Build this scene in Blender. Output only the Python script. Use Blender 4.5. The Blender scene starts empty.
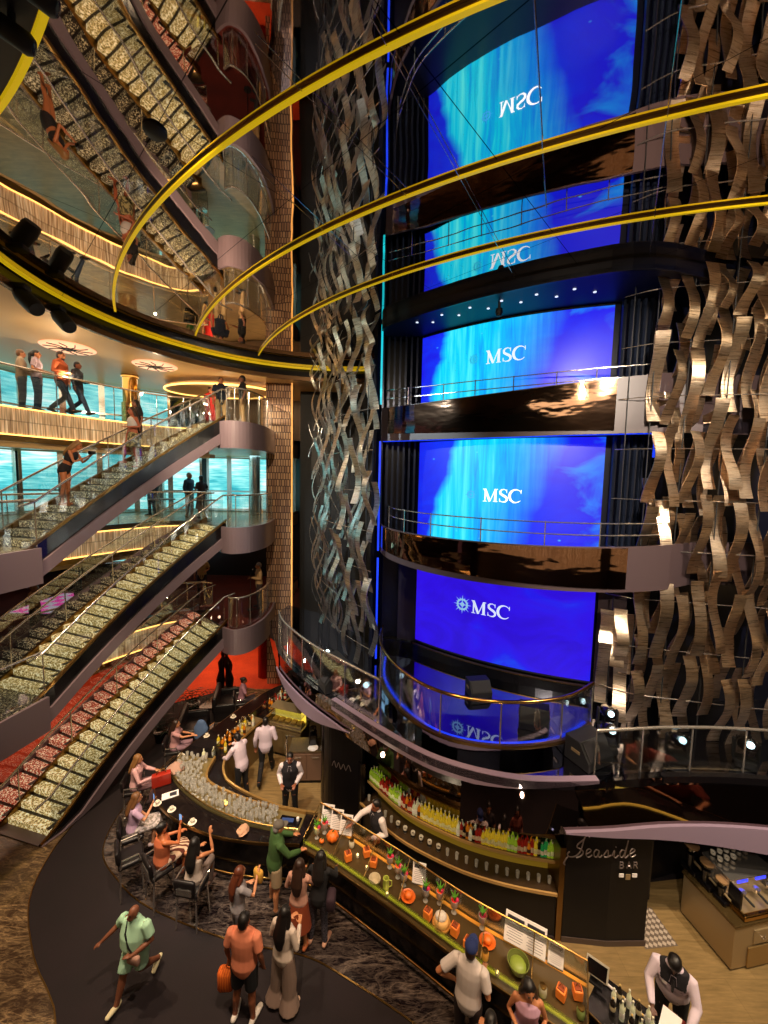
import bpy, bmesh, math, random
from mathutils import Vector, Matrix, noise as mnoise
random.seed(7)
SC = bpy.context.scene
COL = SC.collection
PI = math.pi
V = Vector

# ------------------------------------------------------------------ camera
FPX, EYE, PITCH, ROLL = 390.0, 8.4, math.atan(390 / 4699), math.atan2(101, 4698)
cam_data = bpy.data.cameras.new('camera')
cam = bpy.data.objects.new('camera', cam_data)
COL.objects.link(cam)
cam_data.sensor_fit = 'HORIZONTAL'
cam_data.sensor_width = 36.0
cam_data.lens = 36.0 * FPX / 768.0
cam_data.clip_start = 0.05
cam_data.clip_end = 200
cam.matrix_world = Matrix.Translation((0, 0, EYE)) @ Matrix.Rotation(PI / 2 - PITCH, 4, 'X') @ Matrix.Rotation(ROLL, 4, 'Z')
SC.camera = cam
DECK = {5: 0.0, 6: 3.4, 7: 6.75, 8: 10.1}
CEIL = 12.42

# ------------------------------------------------------------------ mesh builder
def lin(h):
    if isinstance(h, str):
        h = h.lstrip('#')
        if len(h) == 3: h = ''.join(q * 2 for q in h)
        r = [int(h[i:i + 2], 16) / 255 for i in (0, 2, 4)]
    else:
        return tuple(h)
    return tuple(x / 12.92 if x <= 0.04045 else ((x + 0.055) / 1.055) ** 2.4 for x in r)

class MB:
    """collects shapes, links them as one mesh object"""
    def __init__(s):
        s.v, s.f, s.uv = [], [], {}
    def add(s, vs, fs, uvs=None):
        b = len(s.v)
        s.v.extend([tuple(p) for p in vs])
        for i, f in enumerate(fs):
            if uvs: s.uv[len(s.f)] = uvs[i]
            s.f.append(tuple(b + k for k in f))
        return s
    def box(s, c, d, rz=0.0, rx=0.0, ry=0.0):
        x, y, z = d[0] / 2, d[1] / 2, d[2] / 2
        m = Matrix.Rotation(rz, 3, 'Z') @ Matrix.Rotation(ry, 3, 'Y') @ Matrix.Rotation(rx, 3, 'X')
        c = V(c)
        vs = [c + m @ V((a, b, e)) for a in (-x, x) for b in (-y, y) for e in (-z, z)]
        return s.add(vs, [(0, 1, 3, 2), (4, 6, 7, 5), (0, 4, 5, 1), (2, 3, 7, 6), (0, 2, 6, 4), (1, 5, 7, 3)])
    def rbox(s, c, d, rz=0.0, r=0.02, rx=0.0, ry=0.0):
        """box with rounded edges (three rings of a bevelled prism)"""
        x, y, z = d[0] / 2, d[1] / 2, d[2] / 2
        r = min(r, x * .9, y * .9, z * .9)
        m = Matrix.Rotation(rz, 3, 'Z') @ Matrix.Rotation(ry, 3, 'Y') @ Matrix.Rotation(rx, 3, 'X')
        c = V(c)
        rings = []
        for zz, q in ((-z, r), (-z + r * .3, r * .3), (-z + r, 0), (z - r, 0), (z - r * .3, r * .3), (z, r)):
            ring = []
            for cx, cy, a0 in ((x - r, y - r, 0), (-x + r, y - r, 90), (-x + r, -y + r, 180), (x - r, -y + r, 270)):
                for k in range(4):
                    a = math.radians(a0 + 30 * k)
                    ring.append(c + m @ V((cx + (r - q) * math.cos(a), cy + (r - q) * math.sin(a), zz)))
            rings.append(ring)
        return s.loft(rings, True, True)
    def loft(s, rings, cap0=True, cap1=True, closed=True):
        n = len(rings[0])
        vs = [p for r in rings for p in r]
        fs = []
        for i in range(len(rings) - 1):
            for k in range(n if closed else n - 1):
                a, b = i * n + k, i * n + (k + 1) % n
                fs.append((a, b, b + n, a + n))
        if cap0: fs.append(tuple(range(n - 1, -1, -1)))
        if cap1: fs.append(tuple((len(rings) - 1) * n + k for k in range(n)))
        return s.add(vs, fs)
    def tube(s, pts, r, n=8, side=None, cap=False):
        """tube along points; r a number, list of numbers or of (ra, rb); cap=True rounds the ends"""
        P = [V(p) for p in pts]
        R = r if isinstance(r, (list, tuple)) else [r] * len(P)
        R = [q if isinstance(q, (list, tuple)) else (q, q) for q in R]
        if cap:
            t0, t1 = (P[0] - P[1]).normalized(), (P[-1] - P[-2]).normalized()
            a, b = R[0], R[-1]
            ma, mb = min(a), min(b)
            P = [P[0] + t0 * ma * .95, P[0] + t0 * ma * .7] + P + [P[-1] + t1 * mb * .7, P[-1] + t1 * mb * .95]
            R = [(a[0] * .3, a[1] * .3), (a[0] * .72, a[1] * .72)] + R + [(b[0] * .72, b[1] * .72), (b[0] * .3, b[1] * .3)]
        rings, last = [], None
        for i, p in enumerate(P):
            t = (P[min(i + 1, len(P) - 1)] - P[max(i - 1, 0)]).normalized()
            sd = V(side) if side is not None else (last if last is not None else (V((0, 0, 1)) if abs(t.z) < .9 else V((1, 0, 0))))
            u = sd - t * sd.dot(t)
            if u.length < 1e-4: u = t.orthogonal()
            u.normalize()
            last = u
            w = t.cross(u)
            rings.append([p + u * (R[i][0] * math.cos(2 * PI * k / n)) + w * (R[i][1] * math.sin(2 * PI * k / n)) for k in range(n)])
        return s.loft(rings)
    def lathe(s, prof, c=(0, 0, 0), n=16, axis=None):
        c = V(c)
        q = axis.to_track_quat('Z', 'Y').to_matrix() if axis is not None else Matrix.Identity(3)
        rings = [[c + q @ V((max(r, .0004) * math.cos(2 * PI * k / n), max(r, .0004) * math.sin(2 * PI * k / n), z)) for k in range(n)] for r, z in prof]
        return s.loft(rings)
    def ball(s, c, r, n=10, m=6, rot=None):
        r = r if isinstance(r, (list, tuple)) else (r, r, r)
        c = V(c)
        rot = rot or Matrix.Identity(3)
        rings = []
        for i in range(m + 1):
            a = -PI / 2 + PI * (i if 0 < i < m else (.06 if i == 0 else m - .06)) / m
            rings.append([c + rot @ V((r[0] * math.cos(a) * math.cos(2 * PI * k / n), r[1] * math.cos(a) * math.sin(2 * PI * k / n), r[2] * math.sin(a))) for k in range(n)])
        return s.loft(rings)
    def prism(s, poly, z0, z1):
        n = len(poly)
        vs = [(p[0], p[1], z0) for p in poly] + [(p[0], p[1], z1) for p in poly]
        area = sum(poly[i][0] * poly[(i + 1) % n][1] - poly[(i + 1) % n][0] * poly[i][1] for i in range(n))
        lo, hi = tuple(range(n)), tuple(range(n, 2 * n))
        fs = [lo[::-1], hi] if area > 0 else [lo, hi[::-1]]
        for k in range(n):
            a, b = k, (k + 1) % n
            fs.append((a, b, b + n, a + n) if area > 0 else (b, a, a + n, b + n))
        return s.add(vs, fs)
    def wall(s, path, z0, z1, th=0.1, uv=False):
        """standing band along a path (thickness goes to the left of the walking direction); z0/z1 numbers or per-point lists"""
        P = [V((p[0], p[1], 0)) for p in path]
        n = len(P)
        Z0 = z0 if isinstance(z0, (list, tuple)) else [z0] * n
        Z1 = z1 if isinstance(z1, (list, tuple)) else [z1] * n
        rings, L = [], [0.0]
        for i, p in enumerate(P):
            t = (P[min(i + 1, n - 1)] - P[max(i - 1, 0)]).normalized()
            nn = V((-t.y, t.x, 0)) * th
            rings.append([V((p.x, p.y, Z0[i])), V((p.x, p.y, Z1[i])), V((p.x + nn.x, p.y + nn.y, Z1[i])), V((p.x + nn.x, p.y + nn.y, Z0[i]))])
            if i: L.append(L[-1] + (P[i] - P[i - 1]).length)
        b, vb = len(s.f), len(s.v)
        s.loft([r[::-1] for r in rings])
        for fi in range(b, len(s.f)):
            s.uv[fi] = [(L[(vi - vb) // 4], s.v[vi][2]) for vi in s.f[fi]]
        return s
    def build(s, name, mat=None, parent=None, smooth=False, loc=None, rz=0.0, bevel=0.0, remesh=0.0):
        me = bpy.data.meshes.new(name)
        me.from_pydata(s.v, [], s.f)
        if s.uv:
            ul = me.uv_layers.new(name='UVMap')
            for fi, uvs in s.uv.items():
                p = me.polygons[fi]
                for k, li in enumerate(p.loop_indices): ul.data[li].uv = uvs[k]
        if mat is not None: me.materials.append(mat)
        if smooth:
            for p in me.polygons: p.use_smooth = True
        me.update()
        o = bpy.data.objects.new(name, me)
        COL.objects.link(o)
        if parent is not None: o.parent = parent
        if loc is not None: o.location = loc
        if rz: o.rotation_euler[2] = rz
        if bevel:
            m = o.modifiers.new('bevel', 'BEVEL'); m.width = bevel; m.segments = 2; m.limit_method = 'ANGLE'
        if remesh:
            m = o.modifiers.new('remesh', 'REMESH'); m.mode = 'VOXEL'; m.voxel_size = remesh; m.use_smooth_shade = True
            m2 = o.modifiers.new('relax', 'SMOOTH'); m2.factor = .5; m2.iterations = 2
        if smooth and not remesh:
            try:
                me.set_sharp_from_angle(angle=math.radians(48))
            except Exception: pass
        return o

def tag(o, label=None, cat=None, group=None, kind=None):
    if label: o['label'] = label
    if cat: o['category'] = cat
    if group: o['group'] = group
    if kind: o['kind'] = kind
    return o
def thing(name, label, cat, loc=(0, 0, 0), rz=0.0, group=None):
    o = bpy.data.objects.new(name, None)
    o.empty_display_size = .1
    COL.objects.link(o)
    o.location = loc; o.rotation_euler = (0, 0, rz)
    return tag(o, label, cat, group)
def struct(name, mb, m, smooth=False):
    return tag(mb.build(name, m, None, smooth), kind='structure')
def kids(o): return KID.get(o.name, [])
def dup(root, loc, rz=None, label=None, group=None):
    c = root.copy(); COL.objects.link(c)
    c.location = loc
    if rz is not None: c.rotation_euler[2] = rz
    if label: c['label'] = label
    if group: c['group'] = group
    for ch in list(root.children):
        d = ch.copy(); COL.objects.link(d); d.parent = c
        for g in list(ch.children):
            e = g.copy(); COL.objects.link(e); e.parent = d
    return c
def smooth_path(pts, n=6, closed=False):
    """Catmull-Rom through the points"""
    P = [V(p if len(p) == 3 else (p[0], p[1], 0)) for p in pts]
    out = []
    m = len(P)
    for i in range(m if closed else m - 1):
        g = (lambda k: P[k % m]) if closed else (lambda k: P[max(0, min(m - 1, k))])
        a, b, c, d = g(i - 1), g(i), g(i + 1), g(i + 2)
        for k in range(n):
            t = k / n
            out.append(.5 * ((2 * b) + (c - a) * t + (2 * a - 5 * b + 4 * c - d) * t * t + (3 * b - a - 3 * c + d) * t ** 3))
    if not closed: out.append(P[-1])
    return out
def offset(path, d):
    out = []
    P = [V((p[0], p[1], 0)) for p in path]
    for i, p in enumerate(P):
        t = (P[min(i + 1, len(P) - 1)] - P[max(i - 1, 0)]).normalized()
        out.append(V((p.x - t.y * d, p.y + t.x * d, 0)))
    return out

# ------------------------------------------------------------------ materials
MATS = {}
def mat(name, col, rough=.5, metal=0.0, emit=None, es=0.0, spec=.5, bump=None, coat=0.0, alpha=1.0):
    if name in MATS: return MATS[name]
    m = bpy.data.materials.new(name); m.use_nodes = True
    b = m.node_tree.nodes['Principled BSDF']
    b.inputs['Base Color'].default_value = (*lin(col), 1)
    b.inputs['Roughness'].default_value = rough
    b.inputs['Metallic'].default_value = metal
    b.inputs['Specular IOR Level'].default_value = spec
    b.inputs['Coat Weight'].default_value = coat
    if emit is not None:
        b.inputs['Emission Color'].default_value = (*lin(emit), 1)
        b.inputs['Emission Strength'].default_value = es
    if bump:
        nt = m.node_tree; N = nt.nodes; L = nt.links
        tc = N.new('ShaderNodeTexCoord'); mp = N.new('ShaderNodeMapping'); mp.inputs['Scale'].default_value = bump[0]
        nz = N.new('ShaderNodeTexNoise'); nz.inputs['Scale'].default_value = 1; nz.inputs['Detail'].default_value = 3
        bp = N.new('ShaderNodeBump'); bp.inputs['Strength'].default_value = bump[1]; bp.inputs['Distance'].default_value = bump[2]
        L.new(tc.outputs['Object'], mp.inputs['Vector']); L.new(mp.outputs[0], nz.inputs['Vector'])
        L.new(nz.outputs[0], bp.inputs['Height']); L.new(bp.outputs[0], b.inputs['Normal'])
    MATS[name] = m
    return m
class NT:
    """short-hand node tree"""
    def __init__(s, name, rough=.5, metal=0.0):
        s.m = bpy.data.materials.new(name); s.m.use_nodes = True
        s.N, s.L = s.m.node_tree.nodes, s.m.node_tree.links
        s.b = s.N['Principled BSDF']
        s.b.inputs['Roughness'].default_value = rough
        s.b.inputs['Metallic'].default_value = metal
        MATS[name] = s.m
    def n(s, t, **kw):
        x = s.N.new('ShaderNode' + t)
        for k, v in kw.items(): setattr(x, k, v)
        return x
    def set(s, x, **kw):
        for k, v in kw.items():
            x.inputs[k.replace('_', ' ')].default_value = v
        return x
    def link(s, a, b): s.L.new(a, b)
    def coord(s, kind='Object', scale=(1, 1, 1), rot=(0, 0, 0), loc=(0, 0, 0)):
        t = s.n('TexCoord'); mp = s.n('Mapping')
        mp.inputs['Scale'].default_value = scale; mp.inputs['Rotation'].default_value = rot; mp.inputs['Location'].default_value = loc
        s.link(t.outputs[kind], mp.inputs['Vector'])
        return mp.outputs[0]
    def noise(s, vec, scale=1, detail=3, rough=.5, dist=0):
        x = s.n('TexNoise'); s.set(x, Scale=scale, Detail=detail, Roughness=rough, Distortion=dist)
        s.link(vec, x.inputs['Vector'])
        return x.outputs[0]
    def ramp(s, fac, stops):
        r = s.n('ValToRGB')
        e = r.color_ramp.elements
        while len(e) < len(stops): e.new(.5)
        for i, (p, c) in enumerate(stops):
            e[i].position = p
            c = lin(c) if isinstance(c, str) else (c if isinstance(c, (tuple, list)) else (c, c, c))
            e[i].color = (*c, 1)
        s.link(fac, r.inputs[0])
        return r.outputs[0]
    def math(s, op, a, b=None):
        x = s.n('Math', operation=op)
        for i, q in enumerate((a, b)):
            if q is None: continue
            if isinstance(q, (int, float)): x.inputs[i].default_value = q
            else: s.link(q, x.inputs[i])
        return x.outputs[0]
    def mix(s, fac, a, b, mode='MIX'):
        x = s.n('MixRGB', blend_type=mode)
        for i, q in enumerate((fac, a, b)):
            if isinstance(q, (int, float)): x.inputs[i].default_value = q
            elif isinstance(q, (tuple, list, str)): x.inputs[i].default_value = (*lin(q), 1)
            else: s.link(q, x.inputs[i])
        return x.outputs[0]
    def bump(s, h, strength=.3, dist=.01):
        x = s.n('Bump'); s.set(x, Strength=strength, Distance=dist)
        s.link(h, x.inputs['Height']); s.link(x.outputs[0], s.b.inputs['Normal'])
    def base(s, c): s.link(c, s.b.inputs['Base Color'])
    def emit(s, c, st):
        s.link(c, s.b.inputs['Emission Color'])
        if isinstance(st, (int, float)): s.b.inputs['Emission Strength'].default_value = st
        else: s.link(st, s.b.inputs['Emission Strength'])

def glass_mat(name, tint=(.92, .95, .95), gloss=.09, rough=.02):
    t = NT(name)
    out = t.N['Material Output']
    tr = t.n('BsdfTransparent'); tr.inputs[0].default_value = (*tint, 1)
    gl = t.n('BsdfGlossy'); gl.inputs['Roughness'].default_value = rough; gl.inputs[0].default_value = (1, 1, 1, 1)
    lw = t.n('LayerWeight'); lw.inputs[0].default_value = .25
    f = t.math('ADD', t.math('MULTIPLY', lw.outputs['Fresnel'], .55), gloss)
    mx = t.n('MixShader')
    t.link(f, mx.inputs[0]); t.link(tr.outputs[0], mx.inputs[1]); t.link(gl.outputs[0], mx.inputs[2])
    t.link(mx.outputs[0], out.inputs['Surface'])
    return t.m
GLASS = glass_mat('clear_glass')
GLASS_DK = glass_mat('smoked_glass', (.35, .33, .36), .12)
def frosty(name):
    t = NT(name); out = t.N['Material Output']
    tr = t.n('BsdfTransparent'); df = t.n('BsdfDiffuse'); gl = t.n('BsdfGlossy'); gl.inputs['Roughness'].default_value = .1
    df.inputs[0].default_value = (.85, .82, .74, 1)
    m1, m2 = t.n('MixShader'), t.n('MixShader'); m1.inputs[0].default_value = .42; m2.inputs[0].default_value = .22
    t.link(tr.outputs[0], m1.inputs[1]); t.link(df.outputs[0], m1.inputs[2]); t.link(m1.outputs[0], m2.inputs[1]); t.link(gl.outputs[0], m2.inputs[2]); t.link(m2.outputs[0], out.inputs['Surface'])
    return t.m
GLASS_W = frosty('drinking_glass')

TAUPE = mat('taupe_lacquer', '#796870', .34)
BEIGE = mat('beige_ceiling', '#dcb67e', .4)
BLACK = mat('black_gloss', '#0c0a0c', .18)
BLACKW = mat('black_wall_paint', '#0a080a', .45, spec=.25)
BLACKM = mat('black_matt', '#080708', .6)
NAVY = mat('dark_navy_panel', '#0a0d1c', .3)
DARKBR = mat('dark_brown_panel', '#1d1313', .4)
CHROME = mat('chrome', '#d8d0c8', .15, .9)
STEEL = mat('brushed_steel', '#a8916c', .32, .55)
GOLDM = mat('polished_gold', '#c79a55', .15, 1.0)
BRASS = mat('dark_brass', '#8a6a3a', .3, 1.0)
WHITE = mat('white_paper', '#e6dfdc', .6)
WHITE_E = mat('white_lamp', '#ffffff', .4, emit='#fff1dc', es=7)
WARM_E = mat('warm_led', '#ffdca0', .4, emit='#ffc061', es=3.2)
LIME_E = mat('lime_led', '#a8a820', .4, emit='#a8aa1c', es=.9)
GOLD_E = mat('yellow_gold_light_strip', '#c9a512', .35, emit='#c8a40c', es=.75)
CYAN_E = mat('cyan_led', '#10c0d0', .4, emit='#14c8dc', es=1.1)
BLUE_E = mat('blue_led', '#1030d0', .4, emit='#1a3cf0', es=1.3)
INK = mat('dark_print', '#2b2a33', .6)

def m_floor_marble(name, sc, c0, c1, c2, rough=.12, st=(1, 1, 1), ro=0.0):
    t = NT(name, rough)
    def vein(k, extra, w):
        v = t.noise(t.coord('Object', (st[0], st[1], 1), (0, 0, ro + extra)), sc * k, 5, .62, .9)
        return t.ramp(t.math('ABSOLUTE', t.math('SUBTRACT', v, .5)), [(0.0, 1.0), (w, .35), (w * 3.2, 0.0)])
    cl = t.noise(t.coord('Object', (st[0] * .6, st[1] * .6, 1), (0, 0, ro)), sc * .5, 3)
    base = t.mix(cl, c0, c1)
    f = t.math('ADD', t.math('MULTIPLY', vein(.7, 0, .02), .8), t.math('MULTIPLY', vein(2.1, .35, .03), .45))
    t.base(t.mix(t.math('MULTIPLY', f, t.ramp(cl, [(.3, .25), (.7, 1.0)])), base, c2))
    return t.m
MARBLE = m_floor_marble('brown_gold_marble', 1.6, '#2a1f17', '#4c3a2b', '#a88c66', .12, (1.0, 4.0, 1), -.5)
MARBLE_D = m_floor_marble('black_veined_marble', 1.7, '#120d0f', '#241c1e', '#84746a', .12, (1.0, 4.0, 1), 1.1)
def m_carpet(name, a, b, sc=60, rough=.9):
    t = NT(name, rough)
    n = t.noise(t.coord('Object'), sc, 3)
    n2 = t.noise(t.coord('Object'), 1.2, 3)
    c = t.ramp(t.math('ADD', t.math('MULTIPLY', n, .5), t.math('MULTIPLY', n2, .5)), [(.35, a), (.65, b)])
    t.base(c); t.bump(n, .4, .004)
    return t.m
CARPET = m_carpet('dark_aubergine_carpet', '#120a0d', '#1d1116')
RED_DARK = m_carpet('dark_red_carpet', '#4a120c', '#6a1c10', 40)
RED_CARPET = m_carpet('red_carpet', '#a62a08', '#d64a12', 40)
def m_wood(name, a, b):
    t = NT(name, .35)
    n = t.noise(t.coord('Object', (1.2, 9, 1)), 2, 4, .6)
    br = t.n('TexBrick'); t.set(br, Scale=1.1, Mortar_Size=.003, Brick_Width=1.2, Row_Height=.6)
    br.inputs['Color1'].default_value = (1, 1, 1, 1); br.inputs['Color2'].default_value = (.88, .88, .88, 1); br.inputs['Mortar'].default_value = (.6, .56, .5, 1)
    t.link(t.coord('Object'), br.inputs['Vector'])
    t.base(t.mix(1, t.ramp(n, [(.3, a), (.7, b)]), br.outputs[0], 'MULTIPLY'))
    return t.m
BAR_FLOOR = m_wood('beige_plank_floor', '#7a643f', '#9c8054')

def m_crystal(name, a, b, st, sc=26, edge=True):
    """back-lit crystal glass: sparkling cells"""
    t = NT(name, .15)
    v = t.coord('Object')
    vo = t.n('TexVoronoi'); t.set(vo, Scale=sc); t.link(v, vo.inputs['Vector'])
    n = t.noise(v, sc * 1.7, 2)
    f = t.math('MULTIPLY', vo.outputs['Distance'], n)
    c = t.ramp(f, [(.08, b), (.26, a), (.42, '#fff2c4')])
    t.base(c); t.emit(c, st); t.bump(vo.outputs['Distance'], .5, .01)
    return t.m
TREAD = m_crystal('lit_crystal_tread', '#c4a866', '#5c4a24', .66, 20)
TREAD_TOP = m_crystal('softly_lit_crystal_tread', '#7a6a4c', '#3a3024', .28)
TREAD_RED = m_crystal('red_glow_crystal_tread', '#c8482a', '#5c1608', .5)  # left half: the red carpet's reflection painted into colour and emission
TREAD_DK = m_crystal('dim_crystal_tread', '#4e4238', '#17110f', .10)
def m_fascia():
    """curtain of back-lit glass drops: vertical streaks, lamps along the top and bottom edge"""
    t = NT('lit_crystal_fascia', .2)
    uv = t.coord('UV', (26, 1.0, 1))
    st = t.noise(uv, 1, 2)
    uv2 = t.coord('UV', (9, 5.5, 1)); ck = t.n('TexBrick'); t.set(ck, Scale=1, Mortar_Size=.10, Brick_Width=.9, Row_Height=2.4, Mortar_Smooth=.7)
    ck.inputs['Color1'].default_value = (1, 1, 1, 1); ck.inputs['Color2'].default_value = (.55, .55, .55, 1); ck.inputs['Mortar'].default_value = (.18, .17, .16, 1)
    t.link(t.coord('UV', (9, 4.2, 1)), ck.inputs['Vector'])
    c = t.ramp(st, [(.3, '#8a6a4a'), (.5, '#c8a478'), (.7, '#f0d8b0')])
    c = t.mix(.6, c, ck.outputs[0], 'MULTIPLY')
    t.base(c); t.emit(c, .5)
    return t.m
FASCIA = m_fascia()
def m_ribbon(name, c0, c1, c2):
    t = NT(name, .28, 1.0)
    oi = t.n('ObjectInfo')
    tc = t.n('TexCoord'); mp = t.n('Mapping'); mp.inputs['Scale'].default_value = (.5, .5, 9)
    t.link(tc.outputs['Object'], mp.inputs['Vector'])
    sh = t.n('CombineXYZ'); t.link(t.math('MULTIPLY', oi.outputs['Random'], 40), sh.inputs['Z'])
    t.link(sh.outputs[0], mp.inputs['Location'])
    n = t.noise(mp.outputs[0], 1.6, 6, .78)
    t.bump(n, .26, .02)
    t.link(t.ramp(n, [(.33, tuple(q * .5 for q in lin(c0))), (.41, c0), (.48, c2), (.56, c1), (.66, c0)]), t.b.inputs['Base Color'])  # light and dark reflection bands painted into the base colour
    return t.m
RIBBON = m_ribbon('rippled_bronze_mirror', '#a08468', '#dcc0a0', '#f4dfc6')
RIBBON_S = m_ribbon('rippled_silver_mirror', '#948c86', '#cfc8c0', '#eef0ee')
def m_tiles():
    t = NT('bronze_relief_tile', .3, .35)
    br = t.n('TexBrick'); t.set(br, Scale=1, Mortar_Size=.016, Brick_Width=.10, Row_Height=.26, Mortar_Smooth=.2)
    br.inputs['Color1'].default_value = (*lin('#c8a07c'), 1); br.inputs['Color2'].default_value = (*lin('#94705a'), 1); br.inputs['Mortar'].default_value = (*lin('#4a3430'), 1)
    br.offset = .5
    t.link(t.coord('UV', (1, 1, 1)), br.inputs['Vector'])
    t.base(br.outputs[0]); t.bump(br.outputs['Fac'], -.8, .03)
    return t.m
TILES = m_tiles()
def m_mirror():
    t = NT('tinted_mirror_ceiling', .015, 1.0)
    v = t.coord('Object')
    n = t.noise(v, .55, 2)
    t.bump(n, .10, .10)
    # joints of the mirror panels
    br = t.n('TexBrick'); t.set(br, Scale=1, Mortar_Size=.006, Brick_Width=2.6, Row_Height=1.7)
    br.offset = 0
    br.inputs['Color1'].default_value = (.72, .64, .58, 1); br.inputs['Color2'].default_value = (.69, .61, .56, 1); br.inputs['Mortar'].default_value = (.1, .09, .09, 1)
    t.link(t.coord('Object', (1, 1, 1), (0, 0, .75)), br.inputs['Vector'])
    t.base(br.outputs[0])
    return t.m
MIRROR = m_mirror()
DKMIRROR = mat('smoked_mirror', '#8a7a78', .03, 1.0, bump=((1.2, 1.2, .4), .05, .04))
GOLDMIRROR = mat('rippled_gold_mirror', '#b8937a', .05, 1.0, bump=((.7, .7, 1.8), .13, .10))
STAGE = mat('black_mirror_stage_floor', '#8f90a0', .03, 1.0, bump=((2, 2, 2), .05, .02))

def m_screen(name, kind):
    t = NT(name, .4)
    t.b.inputs['Base Color'].default_value = (.0, .0, .01, 1)
    uv = t.coord('UV')
    sx = t.n('SeparateXYZ'); t.link(uv, sx.inputs[0])
    u, vv = sx.outputs[0], sx.outputs[1]
    n1 = t.noise(t.coord('UV', (2.2, 1.6, 1), (0, 0, 0), (3.1 if kind == 3 else 0, 0, 0)), 1.3, 4, .55, 1.1)
    if kind == 1:
        c = t.ramp(n1, [(.3, '#2a08cc'), (.5, '#3010ea'), (.62, '#241cf0'), (.8, '#1550f8')])
        t.emit(c, .95)
        t.link(c, t.b.inputs['Emission Color'])
        return t.m
    # blue ground with violet left, cyan water fall left of the middle, swirls on the right
    base = t.ramp(t.math('ADD', t.math('MULTIPLY', u, .55), t.math('MULTIPLY', n1, .6)), [(.22, '#1a0cd8'), (.42, '#1238f4'), (.62, '#0f2cf0'), (.8, '#1b18e4'), (.95, '#10a0f8')])
    streak = t.noise(t.coord('UV', (26, .8, 1)), 1, 4, .6, .6)
    wob = t.noise(t.coord('UV', (.6, 2.0, 1)), 1.6, 3)
    drift = t.math('MULTIPLY', t.math('SUBTRACT', vv, .5), -.12 if kind == 3 else -.20)
    d = t.math('ADD', t.math('ADD', u, drift), t.math('MULTIPLY', wob, .16))
    band = t.ramp(d, [(.17 if kind == 3 else .22, 0.0), (.22 if kind == 3 else .27, 1.0), (.46, 1.0), (.66, .5), (.82, 0.0)])
    f = t.math('MULTIPLY', band, t.ramp(streak, [(.15, .6), (.45, 1.0)]))
    cy = t.ramp(streak, [(.3, '#06a8fa'), (.5, '#08d2fa'), (.72, '#58f4fc')])
    c = t.mix(f, base, cy)
    vo = t.n('TexVoronoi'); t.set(vo, Scale=7); t.link(uv, vo.inputs['Vector'])
    star = t.ramp(vo.outputs['Distance'], [(.02, 1.0), (.07, 0.0)])
    c = t.mix(t.math('MULTIPLY', star, .7), c, '#50e0ff')
    t.emit(c, 1.12)
    return t.m
def m_window():
    t = NT('turquoise_daylit_glass', .1)
    v = t.coord('Object')
    n = t.noise(t.coord('Object', (.5, .5, .8)), 1.2, 3)
    n2 = t.noise(t.coord('Object', (.8, .8, 9)), 1.5, 3)
    f = t.math('ADD', t.math('MULTIPLY', n, .55), t.math('MULTIPLY', n2, .45))
    c = t.ramp(f, [(.32, '#2a9aa8'), (.43, '#56ccd2'), (.53, '#9aeeea'), (.63, '#f4fffd')])
    t.b.inputs['Base Color'].default_value = (.02, .05, .06, 1)
    t.emit(c, 1.2)
    return t.m
WINDOW = m_window()
def m_leather(name, c): return mat(name, c, .42, bump=((30, 30, 30), .15, .004))
def fab(c): return mat('cloth_' + c.lstrip('#'), c, .85, bump=((45, 45, 45), .25, .004))
def skin(c): return mat('skin_' + c.lstrip('#'), c, .5)
# ================================================================== the building
# plan curves (metres, seen from above)
EDGE = [(-10.8, -2), (-10.6, 3), (-10.3, 7), (-9.9, 9.7), (-9.0, 12), (-7.9, 13.7), (-6.9, 14.15), (-6.3, 14.1)]
EDGE_C = smooth_path(EDGE, 6)
STAIR_R0, STAIR_R1 = V((-7.45, 8.3, 0)), V((-5.2, 12.55, 0))
LAND = smooth_path([(-5.2, 12.55), (-4.8, 12.35), (-4.42, 12.65), (-4.22, 13.4), (-4.22, 14.3), (-4.35, 15.25)], 5)
LOWLAND = smooth_path([(-10.4, 5.2), (-8.3, 5.4), (-7.75, 6.4), (-7.55, 7.5), (-7.42, 8.3)], 5)

# --- floor of the bar deck
struct('floor', MB().box((-2, 8, -.06), (40, 34, .12)), CARPET)
poly = [(-14, -2), (-3.2, -2), (-3.9, 3.6), (-4.75, 5.2), (-5.9, 6.1), (-6.8, 7.0), (-7.2, 7.95), (-7.3, 8.9), (-7.5, 9.8), (-14, 9.8)]
struct('floor_marble_walkway', MB().prism([tuple(p[:2]) for p in smooth_path(poly[1:9], 4)] + [(-14, 9.8), (-14, -2)], .0, .006), MARBLE)
oval = smooth_path([(-5.2, 13.8), (-5.9, 12), (-6.35, 10), (-6.4, 8.9), (-6.1, 8.0), (-5.35, 7.4), (-4.4, 6.9), (-2.65, 6.4), (-1.3, 6.2), (-.55, 5.93), (.75, 5.3), (2.4, 4.35), (4.2, 3.1)], 5)
struct('floor_bar_surround', MB().prism([(p.x, p.y) for p in oval] + [(6, 3.4), (4, 5), (1, 7), (-1, 8.5), (-3.5, 9.5), (-3.6, 14)], .002, .010), MARBLE_D)
struct('trim_1', MB().wall(oval, .004, .016, .025), BRASS)
struct('trim_2', MB().wall(smooth_path(poly[1:9], 4), .004, .014, .02), BRASS)
struct('floor_red_carpet', MB().prism([(-15, 9.9), (-8.6, 9.9), (-8.2, 13.4), (-6.3, 14.6), (-2.5, 14.9), (-2.5, 20), (-15, 20)], .004, .012), RED_CARPET)
struct('floor_planter_edge', MB().prism([(-6.6, 13.4), (-3.0, 13.6), (-2.6, 14.9), (-6.2, 14.7)], .012, .05), MARBLE)
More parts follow.
